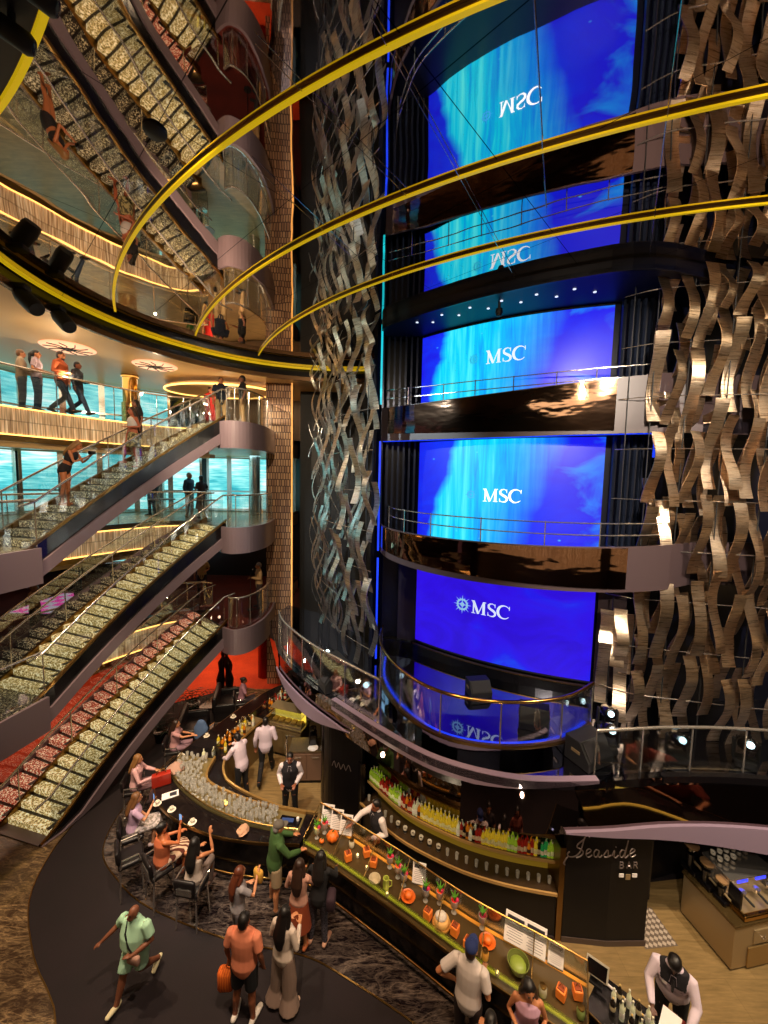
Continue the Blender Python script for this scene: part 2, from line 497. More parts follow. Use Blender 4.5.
struct('floor_inside_bar', MB().prism([(-3.7, 13.0), (-4.6, 9.5), (-3.6, 8.3), (-1.3, 7.6), (1.7, 5.8), (4.2, 4.2), (4.9, 3.9), (6.3, 4.1), (7.4, 4.8), (8.4, 5.9), (9, 8), (5, 7.5), (-1, 9.5), (-1.5, 13)], .010, .016), BAR_FLOOR)

# --- upper decks on the left (floor on top, ceiling under)
OUT = [(-4.3, 20), (-17, 20), (-17, -2)]
for dk in (6, 7, 8):
    z = DECK[dk]
    plan = [(p.x, p.y) for p in EDGE_C] + [(p.x, p.y) for p in [V((-6.6, 13.3, 0))] + LAND] + OUT
    struct('floor_deck_' + {6: 'six', 7: 'seven', 8: 'eight'}[dk], MB().prism(plan, z - .12, z), RED_DARK if dk == 6 else BAR_FLOOR)
    struct('ceiling_under_deck_' + {6: 'six', 7: 'seven', 8: 'eight'}[dk], MB().prism([(p[0] - .0, p[1]) for p in plan], z - (.78 if dk == 8 else .62), z - .125), BEIGE)
    # landing fascia and lower landing
    lp = [V((-5.35, 12.75, 0))] + list(LAND)
    struct('trim_landing_fascia', MB().wall(lp, z - .82, z + .03, -.07), TAUPE)
    lowp = list(LOWLAND)
    if dk < 8:
        struct('floor_lower_landing', MB().prism([(p.x, p.y) for p in lowp] + [(-10.3, 9.2), (-10.5, 7)], z - .3, z - .002), TREAD_DK)
        struct('trim_lower_landing_fascia', MB().wall(lowp, z - .75, z + .03, -.07), TAUPE, True)
    # crystal curtain along the edge, with its two led lines
    zt = z - {6: .32, 7: .14, 8: .02}[dk]
    h = .74
    e2 = offset(EDGE_C, -.03)
    t = thing('crystal_fascia', {6: 'glowing crystal drop fascia behind the lowest lit staircase', 7: 'glowing crystal drop fascia behind the middle staircase', 8: 'glowing crystal drop fascia under the people on the top deck'}[dk], 'fascia', group=None)
    MB().wall(e2, zt - h, zt, -.05, uv=True).build('crystal_curtain', FASCIA, t)
    MB().wall(offset(EDGE_C, -.09), zt - .03, zt, -.03).build('top_led_line', WARM_E, t)
    MB().wall(offset(EDGE_C, -.09), zt - h, zt - h + .03, -.03).build('bottom_led_line', WARM_E, t)
    struct('trim_edge_cap', MB().wall(offset(EDGE_C, -.02), zt - h - .16, zt - h - .01, -.09), BRASS)
    struct('trim_edge_soffit', MB().wall(offset(EDGE_C, .02), zt - h - .30, zt - h - .16, .3), BEIGE)
    if dk < 8: struct('trim_edge_upper', MB().wall(offset(EDGE_C, -.01), zt + .005, z + .02, -.05), DARKBR)

# outer hull with daylit windows behind decks 5..8
struct('wall_left', MB().box((-16.6, 9, 6.2), (.3, 22, 13)), DARKBR)
struct('wall_back', MB().box((-2, 19.6, 6.2), (30, .3, 13)), DARKBR)
struct('wall_right', MB().box((12, 8, 6.2), (.3, 24, 13)), DARKBR)
struct('wall_front', MB().box((-2, -3.6, 6.2), (30, .3, 13)), DARKBR)
struct('ceiling', MB().box((-2, 8, 12.9), (30, 24, .3)), DARKBR)
WN = [0]
def window_run(p0, p1, z0, z1, n, frame=CHROME):
    p0, p1 = V((*p0, 0)), V((*p1, 0)); d = (p1 - p0); L = d.length; rz = math.atan2(d.y, d.x); u = d.normalized()
    for i in range(n):
        WN[0] += 1
        c = p0 + d * ((i + .5) / n)
        w = L / n
        fr = MB()
        for sx in (-1, 1): fr.box(c + u * (sx * (w / 2 - .05)) + V((0, 0, (z0 + z1) / 2)), (.10, .14, z1 - z0), rz)
        for zz in (z0 + .05, z1 - .05, z0 + (z1 - z0) * .36): fr.box(c + V((0, 0, zz)), (w, .12, .07), rz)
        o = tag(fr.build('window_%d' % WN[0], frame), kind='structure')
        MB().box(c + V((0, 0, (z0 + z1) / 2)), (w - .02, .03, z1 - z0), rz).build('pane', WINDOW, o)
window_run((-14.2, 6.0), (-13.4, 14.5), 10.15, 12.0, 6)
window_run((-13.4, 14.5), (-9.6, 17.6), 10.15, 12.0, 4)
window_run((-14.8, 6), (-14.2, 15), 6.8, 9.3, 6)
window_run((-14.2, 15.2), (-8.5, 18.2), 6.8, 9.3, 5)
window_run((-8.3, 18.3), (-4.2, 18.5), 6.8, 9.3, 4, WHITE)
window_run((-14.6, 16.2), (-8.6, 17.6), 4.5, 5.9, 5)
struct('wall_shop', MB().box((-6.6, 18.8, 11.1), (6.0, .2, 1.9)), mat('shop_interior', '#5a4630', .5))

# --- mirrored ceiling with its round opening rim
RC, RR = V((-1.8, 9.03, 0)), 5.72
struct('ceiling_mirror', MB().box((0, 8, CEIL + .05), (26, 22, .1)), MIRROR)
rim = [RC + V((math.cos(a), math.sin(a), 0)) * RR for a in [math.radians(75 + 3 * k) for k in range(0, 42)]]
outer = [RC + V((math.cos(a), math.sin(a), 0)) * 15 for a in [math.radians(75 + 3 * k) for k in range(0, 42)]]
near = smooth_path([tuple(rim[-1][:2]), (-6.75, 6.1), (-5.6, 5.3), (-4.16, 4.47), (-3.14, 3.75), (-2.4, 3.1), (-1.6, 2.2)], 6)
def soffit(inner, outer, z):
    mb = MB(); n_ = len(inner)
    vs = [(p.x, p.y, z) for p in inner] + [(max(-17, p.x), max(-3.3, min(19.4, p.y)), z) for p in outer]
    vs += [(x, y, zz + .05) for x, y, zz in vs]
    fs = []
    for k in range(n_ - 1):
        fs += [(k, k + n_, k + 1 + n_, k + 1), (k + 2 * n_, k + 1 + 2 * n_, k + 1 + 3 * n_, k + 3 * n_), (k, k + 1, k + 1 + 2 * n_, k + 2 * n_)]
    return mb.add(vs, fs)
struct('ceiling_soffit', soffit(rim, outer, 12.0), BEIGE)
struct('ceiling_soffit_near', soffit(near, [p + V((-6, -5, 0)) for p in near], CEIL - .07), DARKBR)
struct('trim_rim_lip', MB().wall(rim, 11.93, 12.06, .10), mat('bronze_lip', '#7a5a3c', .25, .7), True)
struct('trim_rim_fascia', MB().wall(offset(rim, -.12), 12.05, CEIL - .04, -.1), BLACK, True)
rim = rim + near[1:]
t = thing('rim_light_strip', 'yellow light strip following the round rim of the mirrored ceiling', 'light strip')
MB().wall(offset(rim, .02), CEIL - .08, CEIL - .01, .05).build('light_strip', GOLD_E, t)
def arc_strip(c, r, a0, a1, w, label):
    c = V((*c, 0)); n = 60
    P = [c + V((math.cos(a0 + (a1 - a0) * k / n), math.sin(a0 + (a1 - a0) * k / n), 0)) * r for k in range(n + 1)]
    t = thing('ceiling_light_arc', label, 'light strip', group='light arcs on the mirrored ceiling')
    MB().wall(P, CEIL - .06, CEIL - .035, w * .38).build('light_strip', GOLD_E, t, True)
    MB().wall(offset(P, -.005), CEIL - .034, CEIL - .002, w * .38 + .01).build('arc_channel', BRASS, t, True)
def ang(c, p): return math.atan2(p[1] - c[1], p[0] - c[0])
for c, r, p0, p1, w, lb in (((6.39, 17.77), 15.28, (-6.75, 9.9), (3.0, 2.7), .13, 'thickest yellow light arc, the one nearest the viewer on the mirrored ceiling'),
                            ((8.16, 19.55), 15.87, (-5.6, 11.4), (7, 3.6), .11, 'middle yellow light arc, second of three on the mirrored ceiling'),
                            ((7.8, 18.9), 13.34, (-4.35, 13.1), (7.8, 5.5), .09, 'thinnest yellow light arc, the one nearest the screens')):
    arc_strip(c, r, ang(c, p0) % (2 * PI), ang(c, p1) % (2 * PI), w, lb)

# --- bronze tiled column and the dark shaft beside it
struct('column_bronze', MB().wall([(-4.62, 15.25), (-3.66, 15.3)], 0, CEIL, .5, uv=True), TILES)
t = thing('column_led_line', 'warm light line up the right edge of the bronze tiled column', 'light strip')
MB().box((-3.62, 15.26, 6.2), (.05, .05, 12.3)).build('light_strip', mat('amber_led', '#f0b060', .4, emit='#e8a050', es=1.1), t)
struct('wall_shaft', MB().box((-1.5, 16.8, 6.2), (4.2, .3, 12.4)), BLACKM)
struct('column_red', MB().lathe([(.28, 0), (.28, 2.8)], (-4.9, 15.9, 0), 20), mat('red_gloss_column', '#7a1408', .2, .3))
struct('wall_red_slats', MB().box((-4.0, 15.6, 1.4), (.5, .25, 2.8)), mat('red_slats', '#a02810', .4))

# ================================================================== staircases
def lerp(a, b, t): return a + (b - a) * t
SD = (STAIR_R1 - STAIR_R0).normalized(); SN = V((-SD.y, SD.x, 0))
RUN = (STAIR_R1 - STAIR_R0).length
W_LIT, NS = 1.38, 20
def spt(f, off=0.0):
    """point of the stair plan: f along the flight, off to its left"""
    g = max(0, min(1, f))
    d = (SD + SN * (.30 * 4 * (1 - 2 * g) / RUN)).normalized(); nn = V((-d.y, d.x, 0))
    return STAIR_R0 + SD * (RUN * f) + SN * (.30 * 4 * g * (1 - g)) + nn * off
def staircase(z0, z1, label, lit, dim, W_ALL):
    t = thing('staircase', label, 'staircase', group='lit crystal staircases')
    dz = (z1 - z0) / NS
    ground = z0 < .5
    def zz(f): return lerp(z0, z1, f)
    for i in range(NS):
        f0, f1 = i / NS, (i + 1) / NS
        z = zz(f1)
        def slab(a, b, m, name):
            mb = MB()
            fe = lerp(f0, f1, .80)
            r = [spt(f0, a), spt(f0, b), spt(fe, b), spt(fe, a)]
            mb.prism([(v.x, v.y) for v in r][::-1], z - .05, z)
            r = [spt(f0, a), spt(f0, b), spt(f0 + .004, b), spt(f0 + .004, a)]
            mb.prism([(v.x, v.y) for v in r][::-1], z - dz + .02, z - .05)
            mb.build(name, m, t)
            fr = MB()
            r = [spt(fe, a), spt(fe, b), spt(f1 + .004, b), spt(f1 + .004, a)]
            fr.prism([(v.x, v.y) for v in r][::-1], z - .06, z + .012)
            fr.prism([(v.x, v.y) for v in [spt(f0 + .0005, a + .02), spt(f0 + .0005, a + .12), spt(fe, a + .12), spt(fe, a + .02)]][::-1], z + .001, z + .012)
            return fr
        e = slab(.08, W_LIT, lit, 'lit_step'); e.build('step_edge', DARKBR, t)
        if W_ALL > W_LIT + .3: slab(W_LIT + .10, W_ALL, dim, 'left_half_step').build('step_edge', DARKBR, t)
    K = 12
    def band(off, d0, d1, m, name, th):
        fs = [-.05 + 1.075 * k / K for k in range(K + 1)]
        mb = MB().wall([spt(f, off) for f in fs], [max(.02, zz(f) + d0) if ground else zz(f) + d0 for f in fs], [max(.03, zz(f) + d1) if ground else zz(f) + d1 for f in fs], th)
        return mb.build(name, m, t)
    band(0, -.34, .12, BLACK, 'dark_side_panel', .05)
    band(-.03, .10, .17, BRASS, 'gold_nosing_line', .07)
    band(-.06, -.64, -.32, TAUPE, 'stringer', .10)
    band(W_LIT + .02, -.3, .17, BRASS, 'middle_stringer', .07)
    band(W_ALL, -.64, .15, TAUPE, 'far_stringer', .08)
    rings = []
    for k in range(K + 1):
        f = -.05 + 1.075 * k / K; z = zz(f); lo = .02 if ground else -9
        a, b = spt(f, .05), spt(f, W_ALL)
        rings.append([V((a.x, a.y, max(lo, z - .62))), V((a.x, a.y, max(lo + .01, z - .56))), V((b.x, b.y, max(lo + .01, z - .56))), V((b.x, b.y, max(lo, z - .62)))])
    MB().loft(rings).build('soffit_panel', TAUPE, t)
    rails = [(0.0, 'near_handrail'), (W_LIT + .05, 'middle_handrail')] + ([(W_ALL, 'far_handrail')] if W_ALL > W_LIT + .3 else [])
    for off, nm in rails:
        P = [spt(-.06, off) + V((0, 0, z0 + .92))] + [spt(k / K, off) + V((0, 0, zz(k / K) + 1.03)) for k in range(K + 1)] + [spt(1.09, off) + V((0, 0, z1 + 1.05))]
        MB().tube(P, .026, 8).build(nm, CHROME, t, True)
        if nm == 'middle_handrail':
            for k in range(5):
                f = .05 + k * .22; c = spt(f, off)
                MB().tube([c + V((0, 0, zz(f))), c + V((0, 0, zz(f) + 1.03))], .016, 6).build('post', CHROME, t)
        if nm != 'middle_handrail' or W_ALL < W_LIT + .3:
            MB().wall([spt(k / K, off) for k in range(K + 1)], [zz(k / K) + .12 for k in range(K + 1)], [zz(k / K) + 1.0 for k in range(K + 1)], .012).build('glass_panel', GLASS, t)
    return t
staircase(DECK[5] + .02, DECK[6], 'lowest lit crystal staircase, from the bar floor up to the first landing', TREAD, TREAD_RED, 2.25)
staircase(DECK[6], DECK[7], 'middle lit crystal staircase, above the lowest one', TREAD, TREAD_DK, 2.25)
staircase(DECK[7], DECK[8], 'topmost lit crystal staircase with two people in swimwear on it', TREAD_TOP, TREAD_DK, 1.48)

# glass railings along deck edges and landings
def railing(path, z, label, group, posts=6, h=1.05, mats=(GLASS, CHROME, CHROME), base=.02, off=None):
    t = thing('glass_railing', label, 'railing', group=group)
    P = path
    MB().wall(P, z + base, z + h - .04, .014).build('glass_panel', mats[0], t, True)
    MB().tube([(p.x, p.y, z + h) for p in P], .028, 8).build('handrail', mats[1], t, True)
    n = len(P)
    for k in range(posts):
        p = P[int(k * (n - 1) / max(1, posts - 1))]
        MB().tube([(p.x, p.y, z), (p.x, p.y, z + h)], .014, 6).build('post', mats[2], t)
    return t
NAMES = {6: 'first', 7: 'second', 8: 'top'}
for dk in (6, 7, 8):
    railing(offset(EDGE_C, .05), DECK[dk], 'glass railing with steel handrail along the %s deck edge above its crystal fascia' % NAMES[dk], 'deck edge railings', 12)
    railing(offset(LAND[2:], .06), DECK[dk], 'curved glass railing on the landing at the top of the %s staircase' % {6: 'lowest', 7: 'middle', 8: 'topmost'}[dk], 'landing railings', 6)
    if dk < 8:
        railing(offset(LOWLAND[4:], .05), DECK[dk], 'short glass railing on the lilac lower landing at the foot of the %s staircase' % {6: 'middle', 7: 'topmost'}[dk], 'lower landing railings', 3)

# wall lamps, ceiling discs, columns of the decks
def ceiling_disc(p, z, label):
    t = thing('ceiling_chandelier', label, 'ceiling lamp', (p[0], p[1], z), group='round ceiling chandeliers')
    MB().lathe([(.62, 0), (.66, -.02), (.60, -.05), (.0, -.05)], (0, 0, 0), 28).build('lit_disc', mat('rose_glow', '#e8c0a0', .4, emit='#f0b890', es=.9), t)
    mb = MB()
    for k in range(10):
        a = k * PI / 5
        mb.tube([(.08 * math.cos(a), .08 * math.sin(a), -.07), (.3 * math.cos(a + .25), .3 * math.sin(a + .25), -.06), (.56 * math.cos(a), .56 * math.sin(a), -.06)], .014, 5)
    mb.build('scroll_work', BLACKM, t)
    MB().lathe([(.12, -.05), (.13, -.08), (.05, -.12), (0, -.12)], (0, 0, 0), 14).build('hub', BLACKM, t)
ceiling_disc((-9.17, 11.54), 12.0, 'round rose lit chandelier with dark scrolls above the man in orange')
ceiling_disc((-7.64, 13.19), 12.0, 'round rose lit chandelier right of the bronze pillar on the top deck')
def pillar(x, y, z0, z1, r, m, nm='column_deck'):
    struct(nm, MB().lathe([(r + .05, z0), (r + .05, z0 + .9), (r, z0 + .92), (r, z1 - .1), (r + .04, z1 - .1), (r + .04, z1)], (x, y, 0), 18), m, 'auto')
pillar(-9.4, 14.6, 10.1, 12.0, .24, GOLDM)
pillar(-5.6, 16.9, 6.75, 9.4, .22, CHROME)
pillar(-9.6, 16.6, 6.75, 9.4, .22, CHROME)
t = thing('ceiling_feature', 'oval lit ceiling dish over the shop on the top deck', 'ceiling lamp', (-6.6, 15.8, 11.75))
mb = MB(); el = [V((2.1 * math.cos(a), 1.3 * math.sin(a), 0)) for a in [2 * PI * k / 36 for k in range(36)]]
mb.prism([(p.x, p.y) for p in el], 0, .1).build('dish', BEIGE, t)
MB().tube(el + [el[0]], .035, 6).build('lit_rim', WARM_E, t)
# ================================================================== screen tower
SA, SB = V((.93, 10.69, 0)), V((4.75, 8.51, 0))
SNRM = V((-.495, -.869, 0))
def scr(u, out=0.0):
    return lerp(SA, SB, u) + SNRM * (.3 * 4 * u * (1 - u) + out)
SLEN = (SB - SA).length
def strokes(kind):
    """letters as polygons in a unit-high box: list of polygons"""
    P = []
    def strip(pts, ws):
        n = len(pts)
        for i in range(n - 1):
            a, b = V((*pts[i], 0)), V((*pts[i + 1], 0))
            def nrm(j):
                d = V((*pts[min(j + 1, n - 1)], 0)) - V((*pts[max(j - 1, 0)], 0)); d.normalize(); return V((-d.y, d.x, 0))
            na, nb = nrm(i) * ws[i] / 2, nrm(i + 1) * ws[i + 1] / 2
            P.append([(a + na).xy, (a - na).xy, (b - nb).xy, (b + nb).xy])
    if kind == 'M':
        strip([(.16, .03), (.16, .97)], [.09, .09]); strip([(.96, .03), (.96, .97)], [.19, .19])
        strip([(.14, .97), (.55, .02)], [.20, .18]); strip([(.55, .02), (.94, .97)], [.06, .08])
        for x, w in ((.16, .32), (.96, .36)): strip([(x - w / 2, .025), (x + w / 2, .025)], [.05, .05])
        strip([(-.02, .975), (.2, .975)], [.05, .05]); strip([(.9, .975), (1.14, .975)], [.05, .05])
        return P, 1.16
    if kind == 'S':
        pts = [(.60, .80), (.55, .92), (.40, .985), (.22, .95), (.11, .82), (.13, .66), (.30, .54), (.48, .45), (.62, .32), (.62, .16), (.50, .04), (.30, .01), (.14, .07), (.07, .22)]
        strip(pts, [.03, .05, .06, .10, .15, .17, .17, .18, .18, .15, .11, .06, .05, .03])
        strip([(.60, .98), (.60, .70)], [.05, .04]); strip([(.08, .02), (.08, .30)], [.05, .04])
        return P, .72
    if kind == 'C':
        pts = [(.50 + .46 * math.cos(a) * 1.0, .5 + .49 * math.sin(a)) for a in [math.radians(38 + k * 20) for k in range(0, 15)]]
        strip(pts, [.04, .05, .07, .09, .13, .17, .19, .20, .19, .17, .13, .09, .07, .05, .04])
        strip([(.87, .98), (.87, .68)], [.05, .04])
        return P, .95
def rose():
    P = []
    for k in range(16):
        a = 2 * PI * k / 16; r = 1.0 if k % 2 == 0 else .78
        w = .12
        P.append([(.5 * math.cos(a - w), .5 * math.sin(a - w)), (r * math.cos(a), r * math.sin(a)), (.5 * math.cos(a + w), .5 * math.sin(a + w))])
    n = 28
    for r0, r1 in ((.42, .60), (.0, .22)):
        for k in range(n):
            a, b = 2 * PI * k / n, 2 * PI * (k + 1) / n
            P.append([(r0 * math.cos(a), r0 * math.sin(a)), (r1 * math.cos(a), r1 * math.sin(a)), (r1 * math.cos(b), r1 * math.sin(b)), (r0 * math.cos(b), r0 * math.sin(b))])
    for k in range(4):
        a = PI / 2 * k
        P.append([(.2 * math.cos(a + .25), .2 * math.sin(a + .25)), (.44 * math.cos(a + .1), .44 * math.sin(a + .1)), (.44 * math.cos(a - .1), .44 * math.sin(a - .1)), (.2 * math.cos(a - .25), .2 * math.sin(a - .25))])
    return P
TEXT_E = mat('white_screen_lettering', '#e8f4ff', .5, emit='#dceaff', es=.95)
ROSE_E = mat('pale_screen_emblem', '#a8d8f0', .5, emit='#9cd4f4', es=.8)
def screen(z0, z1, kind, label, uc, zc, cap, rose_du, rose_r, text_m=TEXT_E, rose_m=ROSE_E):
    t = thing('video_screen', label, 'screen', group='curved video screens of the tower')
    n = 18; mb = MB()
    vs, fs, uvs = [], [], []
    for i in range(n + 1):
        u = i / n; p = scr(u)
        for zz, v in ((z0, 0), (z1, 1)): vs.append((p.x, p.y, zz))
    for i in range(n):
        fs.append((2 * i, 2 * i + 2, 2 * i + 3, 2 * i + 1))
        uvs.append([(i / n, 0), ((i + 1) / n, 0), ((i + 1) / n, 1), (i / n, 1)])
    mb.add(vs, fs, uvs).build('picture', m_screen('screen_picture_%d' % kind, kind), t, True)
    P = [scr(i / n, -.02) for i in range(n + 1)]
    MB().wall(P, z0 - .03, z1 + .03, .10).build('housing', BLACK, t, True)
    for zz, nm in ((z0 - .035, 'bottom_frame'), (z1 + .005, 'top_frame')):
        MB().wall([scr(i / n, .02) for i in range(n + 1)], zz, zz + .03, .06).build(nm, BLACKM, t)
    u0 = uc
    for ch in 'MSC':
        polys, adv = strokes(ch); mb = MB()
        for q in polys:
            pp = [scr(u0 + x * cap / SLEN, .015) + V((0, 0, zc + (y - .5) * cap)) for x, y in q]
            mb.add(pp, [tuple(range(len(pp)))])
        mb.build('letter', text_m, t)
        u0 += (adv + .05) * cap / SLEN
    mb = MB(); ur = uc - rose_du
    for q in rose():
        pp = [scr(ur + x * rose_r / SLEN, .015) + V((0, 0, zc + y * rose_r)) for x, y in q]
        mb.add(pp, [tuple(range(len(pp)))])
    mb.build('emblem', rose_m, t)
    return t
screen(3.94, 6.25, 1, 'plain violet blue curved screen above the glossy stage, lowest of the tower', .385, 5.27, .325, .056, .25)
screen(6.7, 9.42, 2, 'curved screen of the middle storey with a pale blue waterfall picture', .425, 8.08, .31, .07, .16, TEXT_E, mat('faint_emblem', '#3c9ce0', .5, emit='#2c8ce0', es=.8))
screen(10.1, 12.15, 3, 'curved screen of the top storey just under the mirrored ceiling', .41, 11.34, .31, .07, .16, TEXT_E, mat('faint_emblem_b', '#2cb4e0', .5, emit='#2cb0e0', es=.8))

# back walls of the niche: dark ribbed panels left and right of the screens
BL, BR = V((-.1, 11.1, 0)), V((5.6, 7.9, 0))
def back_wall(pts, nm, z0, z1, m): return struct(nm, MB().wall(pts, z0, z1, .12), m)
back_wall([(-.25, 10.6), (.0, 11.0), (.55, 11.05), (.93, 10.75)], 'wall_tower_left', 3.4, CEIL, NAVY)
back_wall([(4.75, 8.55), (5.15, 8.45), (5.6, 8.3), (6.2, 8.6), (11, 9.0)], 'wall_tower_right', 3.4, CEIL, NAVY)
back_wall([(.45, 10.9), (.95, 10.66)], 'trim_tower_pier', 3.4, 6.5, DARKBR)
back_wall([(4.78, 8.44), (5.25, 8.18)], 'trim_tower_pier_right', 3.4, 6.5, mat('taupe_door_panel', '#4a3a3c', .4))
rib = MB()
for k in range(7):
    p = lerp(V((-.1, 10.75, 0)), V((.8, 10.72, 0)), k / 6); rib.box((p.x, p.y, 9.4), (.05, .07, 5.9))
    p = lerp(V((4.85, 8.36, 0)), V((5.6, 8.2, 0)), k / 6); rib.box((p.x, p.y, 9.4), (.05, .07, 5.9))
struct('trim_tower_ribs', rib, mat('steel_blue_rib', '#2a3246', .25, .6))

# balcony fronts: rippled gold mirror with plain taupe ends
TCN, TR = V((3.85, 10.87, 0)), 3.95
def tower_curve(r, a0=173, a1=293, n=40):
    return [TCN + V((math.cos(math.radians(a)), math.sin(math.radians(a)), 0)) * r for a in [a0 + (a1 - a0) * k / n for k in range(n + 1)]]
RIGHT_TAIL = [V((6.1, 7.62, 0)), V((7.2, 7.7, 0)), V((9.5, 7.75, 0))]
SHALLOW = smooth_path([(-.12, 10.5), (.9, 9.95), (2, 9.3), (3.03, 8.72), (4.1, 8.15), (5.25, 7.66)], 8)
def tower_front(nm, d=0.0):
    return offset(SHALLOW, -d) if nm == 'top' else tower_curve(TR + d)
BALC = mat('brown_lacquer', '#46383a', .4)
for zb, zt_l, zt_r, nm in ((9.42, 10.28, 10.55, 'top'), (6.45, 7.18, 7.30, 'lower')):
    P = tower_front(nm)
    n = len(P)
    zt = [lerp(zt_l, zt_r, k / (n - 1)) for k in range(n)]
    slab_poly = [(p.x, p.y) for p in tower_front(nm, -.06)] + [(p.x, p.y) for p in RIGHT_TAIL] + [(9.5, 8.6), (5.4, 8.7)] + [(scr(u, .03).x, scr(u, .03).y) for u in (.98, .75, .5, .25, .02)] + [(.5, 11.0)]
    struct('floor_tower_balcony', MB().prism(slab_poly, zb + .02, zb + .3), NAVY)
    t = thing('balcony_front', 'rippled gold mirror balcony front of the %s balcony, with taupe ends' % ('upper' if nm == 'top' else 'lower'), 'balcony', group=None)
    MB().wall(P, zb, zt, .05).build('taupe_band', BALC, t, True)
    i0, i1 = 2, n - 5
    MB().wall(tower_front(nm, .02)[i0:i1], [zb + .20 - .16 * (k / n) for k in range(i0, i1)], [zz - .02 for zz in zt[i0:i1]], .03).build('mirror_panel', GOLDMIRROR, t, True)
    MB().wall([P[-1]] + RIGHT_TAIL, zb, zt_r, .05).build('taupe_end', BALC, t)
    MB().wall(tower_front(nm, -.10), zb - .01, zb + .03, .05).build('blue_soffit_line', BLUE_E if nm == 'top' else NAVY, t)
    for k, zz in enumerate((.28, .5)):
        MB().tube([(p.x, p.y, zt_l + zz) for p in tower_front(nm, -.2)], .012, 6).build('rail', CHROME, t, True)
    for k in range(1, 7):
        p = tower_front(nm, -.2)[int(k * 5.6)]
        MB().tube([(p.x, p.y, zt_l - .1), (p.x, p.y, zt_l + .52)], .012, 6).build('post', CHROME, t)

# dark canopy with downlights over the top screen
CAN = smooth_path([(-.15, 10.6), (-.02, 9.97), (1.14, 8.95), (2.23, 8.17), (3.36, 7.57), (4.66, 7.18), (6.5, 7.6), (9.5, 7.9)], 4)
CANB = mat('dark_blue_canopy', '#0c1430', .45)
struct('ceiling_tower_canopy', MB().prism([(p.x, p.y) for p in CAN] + [(9.5, 9), (4.9, 8.7)] + [(scr(u).x, scr(u).y + .05) for u in (.99, .75, .5, .25, .01)] + [(.2, 11)], 12.2, 12.27), CANB)
struct('trim_canopy_front', MB().wall(CAN, 12.18, CEIL, .05), NAVY)
for k in range(12):
    u = .06 + k * .078
    p = lerp(scr(u, .1), scr(u, 1.05), .55 if k % 2 else .8)
    if k == 0: dl = MB().lathe([(.03, 0), (.032, -.012), (.02, -.016), (0, -.016)], (0, 0, 0), 12).build('downlight', mat('dim_downlight', '#ffffff', .4, emit='#dfe8ff', es=1.2), None, True, loc=(p.x, p.y, 12.2)); tag(dl, 'tiny white downlight in the dark blue canopy over the top screen', 'downlight', 'downlights of the tower canopy')
    else:
        d = dl.copy(); COL.objects.link(d); d.location = (p.x, p.y, 12.2)
t = thing('ceiling_camera', 'small black camera hanging under the canopy above the top screen', 'camera', (2.35, 8.6, 12.2))
MB().tube([(0, 0, 0), (0, 0, -.12)], .03, 8).build('bracket', BLACKM, t)
MB().lathe([(.0, -.30), (.05, -.29), (.08, -.22), (.07, -.14), (0, -.12)], (0, 0, 0), 12).build('body', BLACKM, t, True)
# led lines on the tower's left edge
for z0, z1, m, lb in ((10.35, 12.35, CYAN_E, 'cyan light line up the left tower edge beside the top screen'), (6.5, 9.4, BLUE_E, 'blue light line up the left tower edge beside the middle screen'), (3.5, 6.3, BLUE_E, 'blue light line on the left tower edge above the stage')):
    p = V((-.14, 10.35, 0))
    o = tag(MB().box((p.x, p.y, (z0 + z1) / 2), (.05, .05, z1 - z0)).build('led_line', m), lb, 'light strip', 'tower edge lights')
o = tag(MB().box((5.28, 7.75, 9.9), (.03, .03, 1.9)).build('led_line', BLUE_E), 'thin blue light line right of the upper balcony, in front of the ribbons', 'light strip', 'tower edge lights')

# ================================================================== stage deck
STE = smooth_path([(-3.9, 13.2), (-3.35, 11.8), (-2.85, 10.64), (-1.9, 9.3), (-.88, 8.26), (.4, 7.08), (1.25, 6.52), (2.39, 6.19), (3.74, 6.2), (5.2, 6.34), (6.8, 6.30), (9.5, 5.95)], 5)
back = [(9.5, 9.2), (6.2, 8.7), (4.75, 8.7), (.93, 10.85), (-.3, 11.2), (-1.2, 13.5), (-3.7, 15.0)]
struct('floor_stage_deck', MB().prism([(p.x, p.y) for p in STE] + back, 3.25, 3.395), STAGE)
struct('ceiling_under_stage', MB().prism([(p.x, p.y) for p in offset(STE, .25)] + back, 2.85, 3.2), DARKBR)
n = len(STE)
# lilac lip: along the top in the middle, sinking to the bottom of the mirror fascia at both ends
def prof(x):
    if x < -2.6 or x > 5.2: return 0
    return 1
LIP = mat('lilac_lip', '#7e6c7c', .34)
struct('trim_stage_lip', MB().wall(STE[19:41], [3.17 + .18 * max(0, (k - 13) / 8) for k in range(22)], [3.41] * 22, .12), LIP, True)
left = STE[9:22]; m_ = len(left)
struct('trim_stage_lip_left', MB().wall(offset(left, -.06), [2.95 - .36 * math.sin(PI * k / (m_ - 1)) for k in range(m_)], [2.92 + .03 * math.sin(PI * k / (m_ - 1)) for k in range(m_)], .05), LIP, True)
struct('wall_stage_fascia_left', MB().wall(offset(STE[0:27], .02), 2.75, 3.38, .06), DKMIRROR, True)
right = STE[38:]; m_ = len(right)
struct('trim_stage_lip_right', MB().wall(offset(right, -.07), [2.51 - .62 * (k / (m_ - 1)) ** 1.05 for k in range(m_)], [2.54] * m_, .07), LIP, True)
fr_ = STE[31:]
mbf = MB(); mbf.loft([[V((a.x, a.y, 3.36)), V((b.x, b.y, 2.46)), V((c_.x, c_.y, 2.46)), V((c_.x, c_.y, 3.36))] for a, b, c_ in zip(offset(fr_, .03), offset(fr_, -.015), offset(fr_, .2))])
struct('wall_stage_fascia_right', mbf, DKMIRROR, True)
struct('trim_stage_top_right', MB().wall(offset(STE[44:], -.02), 3.3, 3.42, .1), BLACK, True)
STZ = 3.62
